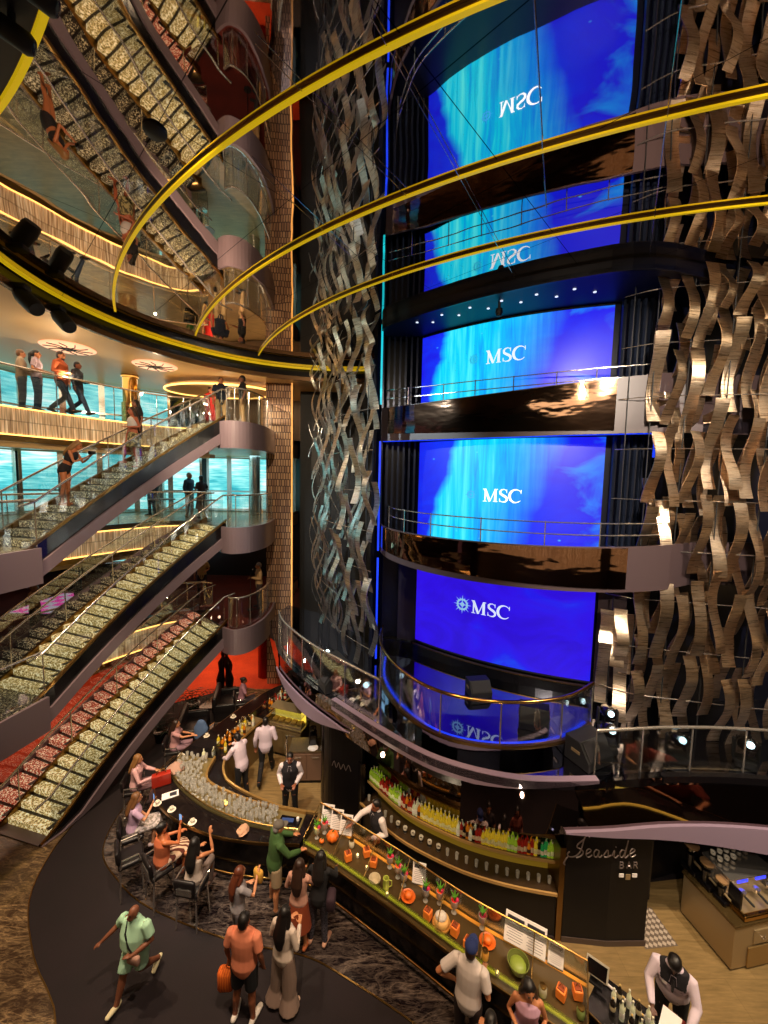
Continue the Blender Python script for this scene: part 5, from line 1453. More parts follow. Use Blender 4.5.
def person(label, pos, face, z=0.0, h=1.72, sk='#a86a4a', hair='black', hairstyle='short', top=None, sleeve='short', bottom=None, blen='long', arms=('down', 'down'), legs='stand', lean=0.0, wide=1.0, belly=0.0, shoes='#1a1616', female=False, head=(0, 0), vest=None, cap=None, extra=None, vox=.0125, group=None, scarf=None):
    t = thing('person', label, 'person', (pos[0], pos[1], z), math.radians(face), group)
    S = h / 1.72
    sit = legs.startswith('sit')
    seat = .76 if legs == 'sit_high' else .46
    pz = .93 if not sit else seat + .10
    dz = pz - .93
    Rl = Matrix.Rotation(-lean, 3, 'X')
    def up(p): # upper body, leaned about the pelvis
        p = V(p); q = Rl @ V((p.x, p.y, p.z - .93)); return V((q.x, q.y, q.z + .93 + dz)) * S
    def lo(p): return V(p) * S
    w = wide
    fem = female
    sh = (.165 if fem else .185) * (w * .5 + .5)
    # legs
    L = {}
    for s in (-1, 1):
        hip = V((s * .095 * (w * .4 + .6), 0, pz - .04))
        if sit:
            kn = V((s * (.11 if fem else .15), .44, pz + .0)); an = V((s * .11, .46, max(.10, pz - .44)))
            if legs == 'sit_high': an = V((s * .11, .36, pz - .42))
            toe = an + V((0, .17, -.06))
        elif legs == 'walk':
            if s > 0: kn, an = V((.11, .20, .50)), V((.12, .34, .12)); toe = an + V((.01, .17, -.01))
            else: kn, an = V((-.10, .02, .50)), V((-.11, -.36, .20)); toe = an + V((-.01, .12, -.13))
        elif legs == 'stairs':
            if s > 0: kn, an = V((.10, .20, .55)), V((.10, .22, .18)); toe = an + V((0, .16, -.05))
            else: kn, an = V((-.10, .03, .48)), V((-.10, -.06, .04)); toe = an + V((0, .16, -.02))
        elif legs == 'cross':
            kn, an = V((s * .08, .03, .50)), V((-s * .03, .02 * s, .08)); toe = an + V((s * .02, .17, -.05))
        else:
            kn, an = V((s * .11, .015, .49)), V((s * (.12 + .02 * w), -.02, .08)); toe = an + V((s * .04, .17, -.05))
        L[s] = [hip, kn, an, toe]
    AP = {-1: arm_pose(arms[0], -1), 1: arm_pose(arms[1], 1)}
    b = MB()
    for s in (-1, 1):
        hip, kn, an, toe = L[s]
        k = .92 if fem else 1.0
        mid = lerp(hip, kn, .5) + V((0, .01, 0)); calf = lerp(kn, an, .38) + V((0, -.012, 0))
        b.tube([lo(p) for p in (hip, mid, kn, calf, lerp(an, kn, .15), an)], [S * q * (w * .4 + .6) * k for q in (.092, .078, .056, .056, .038, .040)], 10, cap=True)
        b.tube([lo(an + V((0, -.05, -.035))), lo(lerp(an, toe, .5) + V((0, .0, -.01))), lo(toe)], [(S * .036, S * .034), (S * .044, S * .034), (S * .036, S * .022)], 8, side=(1, 0, 0), cap=True)
    bx = .165 * (w * .75 + .25)
    tors = [((0, 0, .86), (bx * .95, .105)), ((0, -.005, .95), (bx * (1.04 if fem else 1.0), .118)), ((0, .0 + belly * .5, 1.08), (bx * (.80 if fem else .93), .098 + belly * .5)), ((0, .005 + belly * .3, 1.20), (bx * (.90 if fem else 1.0), .108 + belly * .3)), ((0, .01, 1.32), (sh * .98, .112 if not fem else .118)), ((0, -.005, 1.41), (sh * .96, .082)), ((0, -.01, 1.455), (sh * .55, .06))]
    TP = [up(p) for p, r in tors]; TRr = [(r[0] * S, r[1] * S) for p, r in tors]
    b.tube(TP, TRr, 14, side=Matrix.Identity(3) @ V((1, 0, 0)), cap=True)
    hy, hp = head
    Rh = Matrix.Rotation(math.radians(hy), 3, 'Z') @ Matrix.Rotation(math.radians(-hp), 3, 'X')
    hc0 = V((0, .02, 1.60))
    def hd(p): # head space: origin at the head centre
        q = hc0 + Rh @ V(p); return up(q)
    b.tube([up((0, -.012, 1.42)), up((0, -.002, 1.50)), hd((0, -.01, -.06))], [.062 * S, .052 * S, .052 * S], 10, cap=True)
    Rx = Rl @ Rh
    b.ball(hd((0, -.008, .02)), (.074 * S, .094 * S, .098 * S), 14, 10, Rx)      # skull
    b.ball(hd((0, .022, -.045)), (.058 * S, .068 * S, .072 * S), 12, 8, Rx)     # jaw
    b.tube([hd((0, .086, .022)), hd((0, .108, -.022)), hd((0, .094, -.032))], [.010 * S, .016 * S, .012 * S], 6, cap=True)   # nose
    for s in (-1, 1): b.ball(hd((s * .076, -.008, -.005)), (.012 * S, .022 * S, .032 * S), 8, 6, Rx)
    hands = {}
    for s in (-1, 1):
        el, wr, fd = AP[s]
        shd = V((s * sh, -.005, 1.40))
        k = (.86 if fem else 1.0) * (w * .4 + .6)
        b.tube([up(p) for p in (shd, lerp(shd, el, .45), el, lerp(el, wr, .35), wr)], [S * q * k for q in (.054, .047, .038, .039, .026)], 9, cap=True)
        U, Wp = up(el), up(wr)
        d = (Rl @ V(fd)).normalized()
        sdv = d.cross(V((0, 0, 1)) if abs(d.z) < .8 else V((0, 1, 0))).normalized()
        if s < 0: sdv = -sdv            # thumb side points to the middle
        sdv = -sdv
        nv = d.cross(sdv)
        if nv.z > 0 and abs(d.z) < .8: nv = -nv
        b.tube([Wp, Wp + d * .045 * S, Wp + d * .088 * S], [(.024 * S, .019 * S), (.038 * S, .016 * S), (.037 * S, .014 * S)], 8, side=sdv, cap=True)
        for q, ln in enumerate((.062, .072, .067, .052)):
            a = Wp + d * .085 * S + sdv * ((1.5 - q) * .0195 * S)
            m_ = a + d * ln * .5 * S + nv * .006 * S
            e_ = m_ + (d * .75 + nv * .6).normalized() * ln * .5 * S
            b.tube([a - d * .01 * S, m_, e_], [.0098 * S, .009 * S, .0075 * S], 6, cap=True)
        a = Wp + d * .025 * S + sdv * .026 * S
        b.tube([a, a + (sdv * .8 + d * .6) * .034 * S, a + (sdv * .7 + d * 1.2) * .052 * S], [.013 * S, .011 * S, .0085 * S], 6, cap=True)
        hands[s] = (Wp + d * .10 * S, d, sdv, nv)
    b.build('body', skin(sk), t, remesh=vox)
    # face
    for s in (-1, 1):
        MB().ball(hd((s * .031, .078, .008)), (.011 * S, .009 * S, .007 * S), 8, 6, Rx).build('eye', mat('eye_dark', '#140c0a', .2), t, True)
        MB().tube([hd((s * .014, .088, .030)), hd((s * .032, .086, .036)), hd((s * .048, .074, .028))], .0045 * S, 5).build('eyebrow', mat('brow_dark', '#1c110c', .7), t, True)
    MB().tube([hd((-.022, .084, -.062)), hd((0, .092, -.060)), hd((.022, .084, -.062))], [.004 * S, .007 * S, .004 * S], 6).build('mouth', mat('lip_red', '#7a3028', .4), t, True)
    # hair
    hm = fab(HAIRC.get(hair, hair)) if False else mat('hair_' + hair.lstrip('#'), HAIRC.get(hair, hair), .45, bump=((90, 90, 6), .5, .006))
    if hairstyle != 'bald':
        g = MB()
        g.ball(hd((0, -.022, .042)), (.084 * S, .098 * S, .090 * S), 14, 10, Rx)
        g.ball(hd((0, -.06, .0)), (.078 * S, .060 * S, .085 * S), 12, 8, Rx)
        if hairstyle in ('long', 'loose'):
            ln = .42 if hairstyle == 'long' else .34
            wv = .062 if hairstyle == 'long' else .085
            g.tube([hd((0, -.07, .0)), up((0, -.095, 1.46)), up((0, -.135, 1.32)), up((.01, -.135, 1.60 - ln - .02))], [(.085 * S, .05 * S), (.105 * S, .055 * S), ((.10 + wv * .3) * S, .045 * S), (.07 * S, .03 * S)], 12, side=(1, 0, 0), cap=True)
            for s in (-1, 1): g.tube([hd((s * .062, .0, .06)), hd((s * .088, -.01, -.02)), up((s * .105, -.03, 1.46)), up((s * .11, -.02, 1.36))], [.03 * S, .032 * S, .034 * S, .018 * S], 8, cap=True)
        if hairstyle == 'bun': g.ball(hd((0, -.115, .07)), .045 * S, 10, 8)
        if hairstyle == 'tail': g.tube([hd((0, -.10, .05)), hd((0, -.15, .0)), up((0, -.14, 1.42)), up((0, -.13, 1.28))], [.03 * S, .038 * S, .034 * S, .014 * S], 8, cap=True)
        if hairstyle == 'beard': g.ball(hd((0, .03, -.085)), (.056 * S, .058 * S, .045 * S), 10, 8, Rx)
        g.build('hair', hm, t, remesh=max(vox, .012))
    if cap:
        g = MB()
        g.ball(hd((0, -.012, .055)), (.090 * S, .108 * S, .078 * S), 16, 10, Rx)
        o = g.build('cap', fab(cap), t, True)
        q = [hd((.075 * math.sin(a), .06 + .115 * math.cos(a), .045 - .012 * abs(math.sin(a)))) for a in [math.radians(-90 + 18 * k) for k in range(11)]]
        br = MB(); br.loft([[p + Rx @ V((0, 0, .006)) for p in q], q]); n0 = len(br.v)
        br.build('brim', fab(cap), o)
        MB().ball(hd((0, -.012, .133)), .010, 8, 5).build('button', fab(cap), o, True)
    # clothes
    def torso(z0, gr, m, nm, parent=t, ztop=1.455, neck=True):
        pts, rs = [], []
        zs = [z0] + [p[2] for p, r in tors if p[2] > z0 + .03 and p[2] <= ztop]
        for zz in zs:
            i = max(j for j in range(len(tors)) if tors[j][0][2] <= zz + 1e-6); i = min(i, len(tors) - 2)
            (p0, r0), (p1, r1) = tors[i], tors[i + 1]
            q = max(0, min(1, (zz - p0[2]) / (p1[2] - p0[2])))
            pts.append(up(lerp(V(p0), V(p1), q))); rs.append(((lerp(r0[0], r1[0], q) + gr) * S, (lerp(r0[1], r1[1], q) + gr) * S))
        return pts, rs
    if top:
        c = MB()
        p_, r_ = torso(.86 if sleeve != 'crop' else 1.2, .016 + .01 * (w > 1.05), None, 'top')
        if sleeve == 'strap' or sleeve == 'crop': p_, r_ = p_[:-2], r_[:-2]
        c.tube(p_, r_, 16, side=(1, 0, 0), cap=True)
        for s in (-1, 1):
            el, wr, fd = AP[s]; shd = V((s * sh, -.005, 1.40)); k = (.9 if fem else 1.05) * (w * .4 + .6)
            if sleeve == 'short': c.tube([up(shd - V((s * .04, 0, -.01))), up(shd), up(lerp(shd, el, .72))], [.066 * S * k, .070 * S * k, .066 * S * k], 10)
            elif sleeve == 'long': c.tube([up(shd - V((s * .04, 0, -.01))), up(shd), up(lerp(shd, el, .5)), up(el), up(lerp(el, wr, .4)), up(lerp(el, wr, .96))], [q * S * k for q in (.064, .068, .060, .054, .052, .038)], 10, cap=False)
            elif sleeve == 'strap': c.tube([up((s * .085, .075, 1.30)), up((s * .09, .02, 1.435)), up((s * .08, -.09, 1.32))], .016 * S, 6, cap=True)
        c.build('top', fab(top), t, remesh=.013)
    if vest:
        c = MB(); p_, r_ = torso(.90, .026, None, 'vest')
        c.tube(p_[:-1], r_[:-1], 16, side=(1, 0, 0), cap=True)
        v = c.build('vest', fab(vest), t, remesh=.013)
        if top:
            MB().add([up((-.045, .135, 1.36)), up((0, .142, 1.17)), up((.045, .135, 1.36)), up((.03, .09, 1.45)), up((-.03, .09, 1.45))], [(0, 1, 2, 3, 4)]).build('shirt_front', fab(top), t)
            MB().tube([up((0, .132, 1.425)), up((0, .150, 1.35)), up((0, .150, 1.20))], [.014, .02, .016], 6, cap=True).build('tie', fab('#1a1216'), t, True)
    if bottom:
        c = MB(); kx = 1.0 if blen != 'wide' else 1.75
        p_, r_ = torso(.86, .012, None, 'b', ztop=1.0)
        if blen in ('skirt', 'midi', 'mini'):
            end = {'skirt': .28, 'midi': .40, 'mini': .58}[blen]
            if not sit:
                c.tube([up((0, 0, 1.02)), up((0, 0, .93)), lo((0, .0, .72 + dz)), lo((0, .0, end + dz))], [((bx * .85) * S, .105 * S), ((bx + .02) * S, .13 * S), (.20 * S, .16 * S), (.25 * S, .20 * S)], 18, side=(1, 0, 0))
            else:
                c.tube([up((0, 0, 1.02)), up((0, .02, .92)), lo((0, .22, pz - .0)), lo((0, .45, pz - .01)), lo((0, .50, pz - .25))], [((bx * .9) * S, .11 * S), ((bx + .03) * S, .13 * S), (.21 * S, .115 * S), (.21 * S, .11 * S), (.22 * S, .10 * S)], 18, side=(1, 0, 0), cap=True)
        else:
            c.tube([up((0, 0, 1.03)), up((0, 0, .94)), up((0, 0, .86))], [(bx * S, (.113 + belly * .4) * S), ((bx + .014) * S, .128 * S), ((bx + .004) * S, .12 * S)], 14, side=(1, 0, 0), cap=True)
            for s in (-1, 1):
                hip, kn, an, toe = L[s]
                q = w * .4 + .6
                if blen == 'short': c.tube([lo(hip + V((0, 0, .04))), lo(hip), lo(lerp(hip, kn, .85))], [.10 * S * q, .106 * S * q, .096 * S * q], 12)
                elif blen == 'brief': c.tube([lo(hip + V((-s * .03, 0, .03))), lo(hip + V((0, 0, .0)))], [.09 * S * q, .097 * S * q], 12, cap=True)
                else: c.tube([lo(hip + V((0, 0, .04))), lo(hip), lo(kn), lo(lerp(kn, an, .5)), lo(an + V((0, 0, .0)))], [.10 * S * q, .103 * S * q, .070 * S * q * kx, .064 * S * q * kx, .056 * S * q * kx * kx], 12)
        c.build({'skirt': 'skirt', 'midi': 'skirt', 'mini': 'skirt', 'short': 'shorts', 'brief': 'briefs'}.get(blen, 'trousers'), fab(bottom) if not isinstance(bottom, bpy.types.Material) else bottom, t, remesh=.014)
    if shoes:
        for s in (-1, 1):
            hip, kn, an, toe = L[s]
            MB().tube([lo(an + V((0, -.055, -.03))), lo(an + V((0, .0, -.035))), lo(lerp(an, toe, .5) + V((0, .0, -.012))), lo(toe + V((0, .01, 0)))], [(S * .040, S * .044), (S * .045, S * .050), (S * .050, S * .040), (S * .042, S * .026)], 10, side=(1, 0, 0), cap=True).build('shoe', fab(shoes), t, True)
    t['_'] = 0
    del t['_']
    info = dict(t=t, up=up, lo=lo, hands=hands, hd=hd, S=S, L=L)
    return info
def in_hand(info, s, name, label, cat, builder):
    """a held thing: its own object at the hand"""
    p, d, sd, nv = info['hands'][s]
    t = info['t']
    m = Matrix.Translation(t.location) @ Matrix.Rotation(t.rotation_euler[2], 4, 'Z')
    o = thing(name, label, cat, tuple(m @ p), t.rotation_euler[2])
    builder(o)
    return o
def strap(info, pts, m, nm, r=.014):
    MB().tube([info['up'](p) for p in pts], (r if isinstance(r, tuple) else r), 6, cap=True).build(nm, m, info['t'], True)
def stripes(name, a, b, sc, rot=(0, 0, 0)):
    t = NT(name, .85)
    w = t.n('TexWave', wave_type='BANDS'); t.set(w, Scale=sc, Distortion=4.0, Detail=1.5)
    t.link(t.coord('Object', (1, 1, 1), rot), w.inputs['Vector'])
    t.base(t.ramp(w.outputs[0], [(.42, a), (.55, b)])); return t.m
def spots(name, a, b, sc):
    t = NT(name, .85)
    n = t.noise(t.coord('Object'), sc, 2)
    t.base(t.ramp(n, [(.45, a), (.55, b)])); return t.m

D1, D2, D3, D4 = '#8a5238', '#b87850', '#c98a64', '#5c3626'
FL = .012
# --- on the floor in front of the bar
i = person('heavy set man in mint t-shirt and shorts striding across the dark carpet', (-3.86, 5.72), 168, 0, 1.52, '#7a4a34', 'black', 'bald', '#a9d4b4', 'short', '#a3cdb2', 'short', ('belly', 'out'), 'walk', .05, 1.55, .12, '#d8cfa8', head=(-15, -12))
strap(i, [(.10, -.07, 1.475), (.09, .06, 1.46), (.05, .165, 1.34), (-.06, .225, 1.16), (-.15, .215, 1.02)], BLACKM, 'bag_strap', .012)
MB().rbox(i['up']((-.17, .24, .98)), (.22, .07, .15), 0, .03).build('belt_bag', fab('#b08878'), i['t'], True)
i = person('man in coral t-shirt and black shorts seen from behind, standing on the carpet edge', (-2.0, 5.40), -8, 0, 1.78, D1, 'black', 'short', '#de8462', 'short', '#15161c', 'short', ('down', 'down'), 'stand', .0, 1.08, 0, '#d8d0c8')
def bag(o):
    MB().rbox((-.06, 0, -.30), (.26, .16, .36), .2, .06).build('bag_body', stripes('orange_check', '#e0701c', '#c85010', 9), o, True)
    MB().tube([(-.06, 0, -.10), (-.03, 0, .0), (.03, 0, .0), (.06, 0, -.10)], .009, 6).build('handle', fab('#c85010'), o, True)
in_hand(i, -1, 'shopping_bag', 'orange patterned bag hanging from the hand of the man in coral', 'bag', bag)
i = person('long haired woman in cream shawl top and wide grey beige trousers, back to the viewer', (-1.44, 5.56), -25, 0, 1.68, D2, 'black', 'long', '#cdbcae', 'long', '#8a7468', 'wide', ('hold', 'hold'), 'stand', .05, 1.0, 0, '#c8a890', True)
i = person('girl in grey t-shirt with auburn face turned to a friend, left of the queue', (-2.42, 6.25), -50, .012, 1.60, D3, '#5a2a16', 'long', '#8d8688', 'short', '#6a6468', 'long', ('bent', 'phone'), 'stand', .05, .95, 0, '#3a3230', True, head=(10, -5))
def yb(o):
    MB().rbox((0, 0, -.14), (.20, .10, .24), .3, .05).build('bag_body', fab('#c89438'), o, True)
    MB().tube([(-.06, 0, -.04), (0, 0, .02), (.06, 0, -.04)], .008, 6).build('handle', fab('#8a6420'), o, True)
in_hand(i, 1, 'handbag', 'mustard yellow bag held by the girl in the grey t-shirt', 'bag', yb)
i = person('man in green sweater, grey cap and beige shorts leaning on the bar end', (-1.98, 6.98), -58, .012, 1.76, D2, 'grey', 'short', '#33501f', 'long', '#a8906e', 'short', ('reach', 'reach'), 'stand', .10, 1.08, .02, '#3a2c24', cap='#5a5248')
i = person('woman with waist long dark hair, pink beige top and rust skirt at the bar', (-1.37, 6.36), -12, .012, 1.64, D2, 'brown', 'long', '#b88876', 'long', '#8a3c1c', 'midi', ('hold', 'table'), 'stand', .03, .95, 0, '#a85a30', True)
i = person('woman in black blouse and dotted black trousers leaning over the bar', (-1.03, 6.42), -10, .012, 1.66, D1, 'black', 'loose', '#0e0c10', 'long', spots('black_dots', '#0c0a0e', '#4a4450', 60), 'long', ('table', 'reach'), 'stand', .16, .95, 0, '#c09078', True)
MB().rbox(i['up']((.26, -.05, .96)), (.16, .26, .26), .2, .05).build('shoulder_bag', fab('#2a1420'), i['t'], True)
i = person('man in white t-shirt, blue cap and dark trousers, hand on hip at the display', (1.36, 5.02), -28, .012, 1.80, D2, 'brown', 'short', '#cfc4c0', 'short', '#2a1a18', 'long', ('hip', 'bent'), 'stand', .08, 1.05, 0, '#1a1414', cap='#18285c')
i = person('dark haired woman in pale pink playsuit holding a plate by the display', (2.12, 4.80), 165, .012, 1.68, D2, 'black', 'long', '#c89cb4', 'strap', '#c0a8b0', 'short', ('hold', 'hold'), 'stand', .10, .95, 0, '#d0c0b8', True, head=(15, 2))
def pl(o): MB().lathe([(0, 0), (.06, 0), (.11, .015), (.105, .02), (0, .008)], (0, 0, .0), 18).build('plate_body', WHITE, o, True)
in_hand(i, 1, 'plate', 'white plate held by the woman in the pale pink playsuit', 'plate', pl)
person('dark haired person cut off by the bottom edge, right of the white t-shirt man', (1.50, 4.42), -20, .012, 1.60, D2, 'black', 'bun', '#2c2428', 'short', '#1c181c', 'long', ('bent', 'bent'), 'stand', .05, 1, 0, '#222222', True)
person('dark haired person at the bottom edge, between pink playsuit and service counter', (2.55, 4.22), -10, .012, 1.58, D1, 'black', 'loose', '#7a3a2a', 'short', '#201a1c', 'long', ('bent', 'bent'), 'stand', .05, 1, 0, '#222222', True)

for k_, (x_, y_, c_) in enumerate(((6.3, 2.95, '#c8b8a8'), (7.7, 3.55, '#8a3a2a'), (8.8, 4.5, '#b0a0b0'))):
    person(('person in pale top', 'person in rust top', 'person in lilac top')[k_] + ' at the far right of the bar, only in the mirror', (x_, y_), (10, 25, 40)[k_], 0, 1.68, D2, 'black', 'short', c_, 'short', '#2a2428', 'long', ('table', 'table'), 'stand', .1, vox=.02)
# --- seated on the curve of the bar
SEATS = [(-5.95, 8.95, -75, 'bar chair under the woman in the pale pink shirt'), (-5.25, 7.75, -60, 'bar chair under the woman in the lilac patterned dress'), (-4.25, 7.05, -40, 'bar chair under the woman in the striped dress'), (-3.45, 6.72, -8, 'bar chair under the long haired woman in cream, right end of the row'), (-5.75, 10.35, -75, 'bar chair under the woman in the pink blouse, far left side'), (-4.95, 7.25, -55, 'empty bar chair between the lilac dress and the striped dress')]
for x, y, a, lb in SEATS: bar_chair(x, y, a, lb)
person('fair long haired woman in pale pink shirt seated at the left of the bar', (-5.93, 8.95), -75, .012, 1.66, D3, 'blond', 'loose', '#d6a8ac', 'long', '#8a6a70', 'long', ('table', 'table'), 'sit_high', .08, .95, 0, '#4a3a3a', True)
i = person('brown haired woman in lilac patterned dress seated with her back to the viewer', (-5.23, 7.76), -60, .012, 1.68, D3, 'light', 'loose', '#b898b4', 'short', spots('lilac_leaf', '#8a8078', '#c8bab8', 22), 'skirt', ('lap', 'phone'), 'sit_high', .10, .98, 0, '#b8a0a0', True)
def ph(o): MB().rbox((0, 0, .04), (.075, .012, .15), .3, .008).build('phone_body', BLACK, o); MB().box((0, -.008, .04), (.065, .003, .13), .3).build('display', mat('phone_screen', '#8ab0e0', .2, emit='#7aa8e8', es=.8), o)
in_hand(i, 1, 'phone', 'lit phone in the hand of the woman in the lilac dress', 'phone', ph)
i = person('woman in orange brown striped dress raising a phone at the bar', (-4.23, 7.08), -40, .012, 1.68, '#b8683c', 'black', 'bun', '#b8603a', 'strap', stripes('tiger_stripe', '#d8b89c', '#5a2414', 5, (0, .6, .4)), 'skirt', ('table', 'up'), 'sit_high', .02, 1.12, .02, '#5a3020', True, head=(10, 5))
in_hand(i, 1, 'phone', 'dark phone held up by the woman in the striped dress', 'phone', ph)
person('long dark haired woman in cream top on a chrome chair, back to the viewer', (-3.44, 6.76), -8, .012, 1.66, D2, 'black', 'long', '#c8b4a4', 'strap', '#6a5a54', 'long', ('table', 'up'), 'sit_high', .05, .98, 0, '#6a5048', True)
person('woman in pink blouse seated alone on the far left side of the bar', (-5.73, 10.36), -75, .012, 1.64, D3, 'brown', 'loose', '#b8888c', 'short', '#8a6a78', 'long', ('table', 'far'), 'sit_high', .05, .95, 0, '#5a4048', True, vox=.015)
t = thing('jacket', 'pale blue jacket hung over a seat beside the woman in the pink blouse', 'jacket', (-5.35, 11.1, .012))
MB().tube([(0, 0, .55), (.0, .02, .85), (.02, .0, 1.05)], [(.20, .10), (.22, .11), (.12, .07)], 12, side=(1, 0, 0), cap=True).build('cloth', fab('#56709a'), t, remesh=.02)
t = thing('bar_stool', 'small dark stool under the pale blue jacket', 'stool', (-5.35, 11.1, .012))
MB().lathe([(.18, 0), (.18, .03), (.03, .05), (.03, .48), (.18, .50), (.18, .55), (0, .56)], (0, 0, 0), 16).build('stool_body', BLACKM, t, True)
t = thing('shopping_bag', 'glossy red box bag standing on the bar beside the pale pink shirt', 'bag', (-5.12, 8.65, 1.101), .5)
MB().rbox((0, 0, .14), (.40, .16, .28), 0, .02).build('bag_body', mat('red_gloss', '#9a2414', .3), t)
MB().tube([(-.1, 0, .28), (-.06, 0, .38), (.06, 0, .38), (.1, 0, .28)], .010, 6).build('handle', BRASS, t)
t = thing('shawl', 'crumpled beige shawl lying on the bar corner left of the bottles', 'shawl', (-5.0, 9.05, 1.101), 0)
rings = []
for q in range(6):
    rr = [.05, .2, .22, .17, .10, .02][q]
    rings.append([V((rr * rg.uniform(.7, 1.2) * math.cos(a), rr * rg.uniform(.7, 1.2) * math.sin(a), .004 + .05 * q)) for a in [2 * PI * k / 12 for k in range(12)]])
MB().loft(rings).build('cloth', fab('#a88474'), t, True)
# far side of the bar
bar_chair(-4.75, 12.75, -70, 'bar chair under the woman in the flowered shirt at the far end')
bar_chair(-3.45, 14.0, 200, 'bar chair under the woman in the white top at the far end')
person('woman in flowered shirt seated at the far end of the bar', (-4.73, 12.76), -70, .012, 1.64, D1, 'black', 'bun', '#a87888', 'short', '#3a3038', 'long', ('table', 'table'), 'sit_high', .1, .95, 0, '#222222', True, vox=.016)
person('woman in white top facing the viewer at the far end of the bar', (-3.45, 13.95), 190, .012, 1.66, '#b8683c', 'black', 'tail', '#d8c8c4', 'strap', '#3a3038', 'long', ('table', 'table'), 'sit_high', .1, .95, 0, '#222222', True, vox=.016)

# --- bartenders: white shirts
VEST = '#17131a'
person('bartender in lilac white shirt and black trousers walking away behind the bar', (-3.14, 10.22), 8, .016, 1.78, D1, 'black', 'short', '#cdbccb', 'long', '#100e12', 'long', ('down', 'bent'), 'walk', .04, 1.0, 0, '#0c0b0c')
person('bartender in white shirt bent over the bottles at the left of the bar', (-3.55, 9.55), 60, .016, 1.74, D2, 'black', 'short', '#d0bcc8', 'long', '#100e12', 'long', ('reach', 'far'), 'stand', .25, 1.0, 0, '#0c0b0c')
person('bartender in black vest and tie facing the viewer, hands together', (-2.15, 8.95), 185, .016, 1.76, D1, 'black', 'short', '#d8ccd0', 'long', '#100e12', 'long', ('bent', 'bent'), 'stand', .06, 1.02, 0, '#0c0b0c', head=(0, 2), vest=VEST)
person('bartender in black vest turned to the display, one arm raised to the shelf', (.02, 7.60), 120, .016, 1.76, D1, 'black', 'short', '#d8cccc', 'long', '#100e12', 'long', ('bent', 'far'), 'stand', .06, 1.02, 0, '#0c0b0c', vest=VEST)
i = person('bartender in black vest bending over a clipboard at the bottom right', (4.42, 5.18), 140, .016, 1.78, D4, 'black', 'short', '#d6c4d2', 'long', '#100e12', 'long', ('reach', 'reach'), 'stand', .32, 1.1, 0, '#0c0b0c', head=(0, 30), vest=VEST)
MB().box(i['up']((.09, .150, 1.30)), (.06, .006, .03)).build('name_badge', WHITE, i['t'])
person('waiter in white shirt half hidden behind the black drum', (-.30, 9.75), 150, .016, 1.76, D1, 'black', 'short', '#d0c0c4', 'long', '#100e12', 'long', ('bent', 'bent'), 'stand', .05, 1.0, 0, '#0c0b0c', vest=VEST)

# --- the staircases and upper decks on the left
def on_stair(f, off, z0, z1): p = spt(f, off); n_ = math.ceil(f * NS + 1e-6); return (p.x, p.y), z0 + (z1 - z0) * n_ / NS
p, z = on_stair(.545, .70, DECK[7], DECK[8])
i = person('woman in bikini top and patterned sarong walking down the topmost stairs', p, 150, z, 1.68, '#a8583a', 'brown', 'loose', '#c8c0c0', 'crop', spots('sarong', '#a89a6a', '#4a4430', 16), 'mini', ('bent', 'down'), 'stairs', .0, .98, 0, None, True, vox=.015)
p, z = on_stair(.60, 1.05, DECK[7], DECK[8])
person('dark haired person in black close behind the woman in the sarong', p, 150, z, 1.62, D1, 'black', 'long', '#1c1418', 'short', '#2a2024', 'short', ('down', 'down'), 'stairs', .0, .9, 0, None, True, vox=.015)
p, z = on_stair(.22, .75, DECK[7], DECK[8])
i = person('tanned woman in dark bikini aiming a camera on the topmost stairs', p, -75, z, 1.68, '#b06840', 'blond', 'loose', '#1c1418', 'crop', '#1a1216', 'brief', ('phone', 'phone'), 'stand', .45, .95, 0, None, True, vox=.015)
in_hand(i, 1, 'camera', 'black camera held by the woman in the dark bikini', 'camera', lambda o: (MB().rbox((0, .02, .05), (.13, .07, .09), 0, .015).build('camera_body', BLACK, o), MB().lathe([(.04, 0), (.04, .07), (0, .07)], (0, .05, .05), 12, V((0, 1, 0))).build('lens', BLACKM, o)))
Z8, Z7, Z6 = DECK[8], DECK[7], DECK[6]
def up_deck(x, y, z, Y):
    return x, y
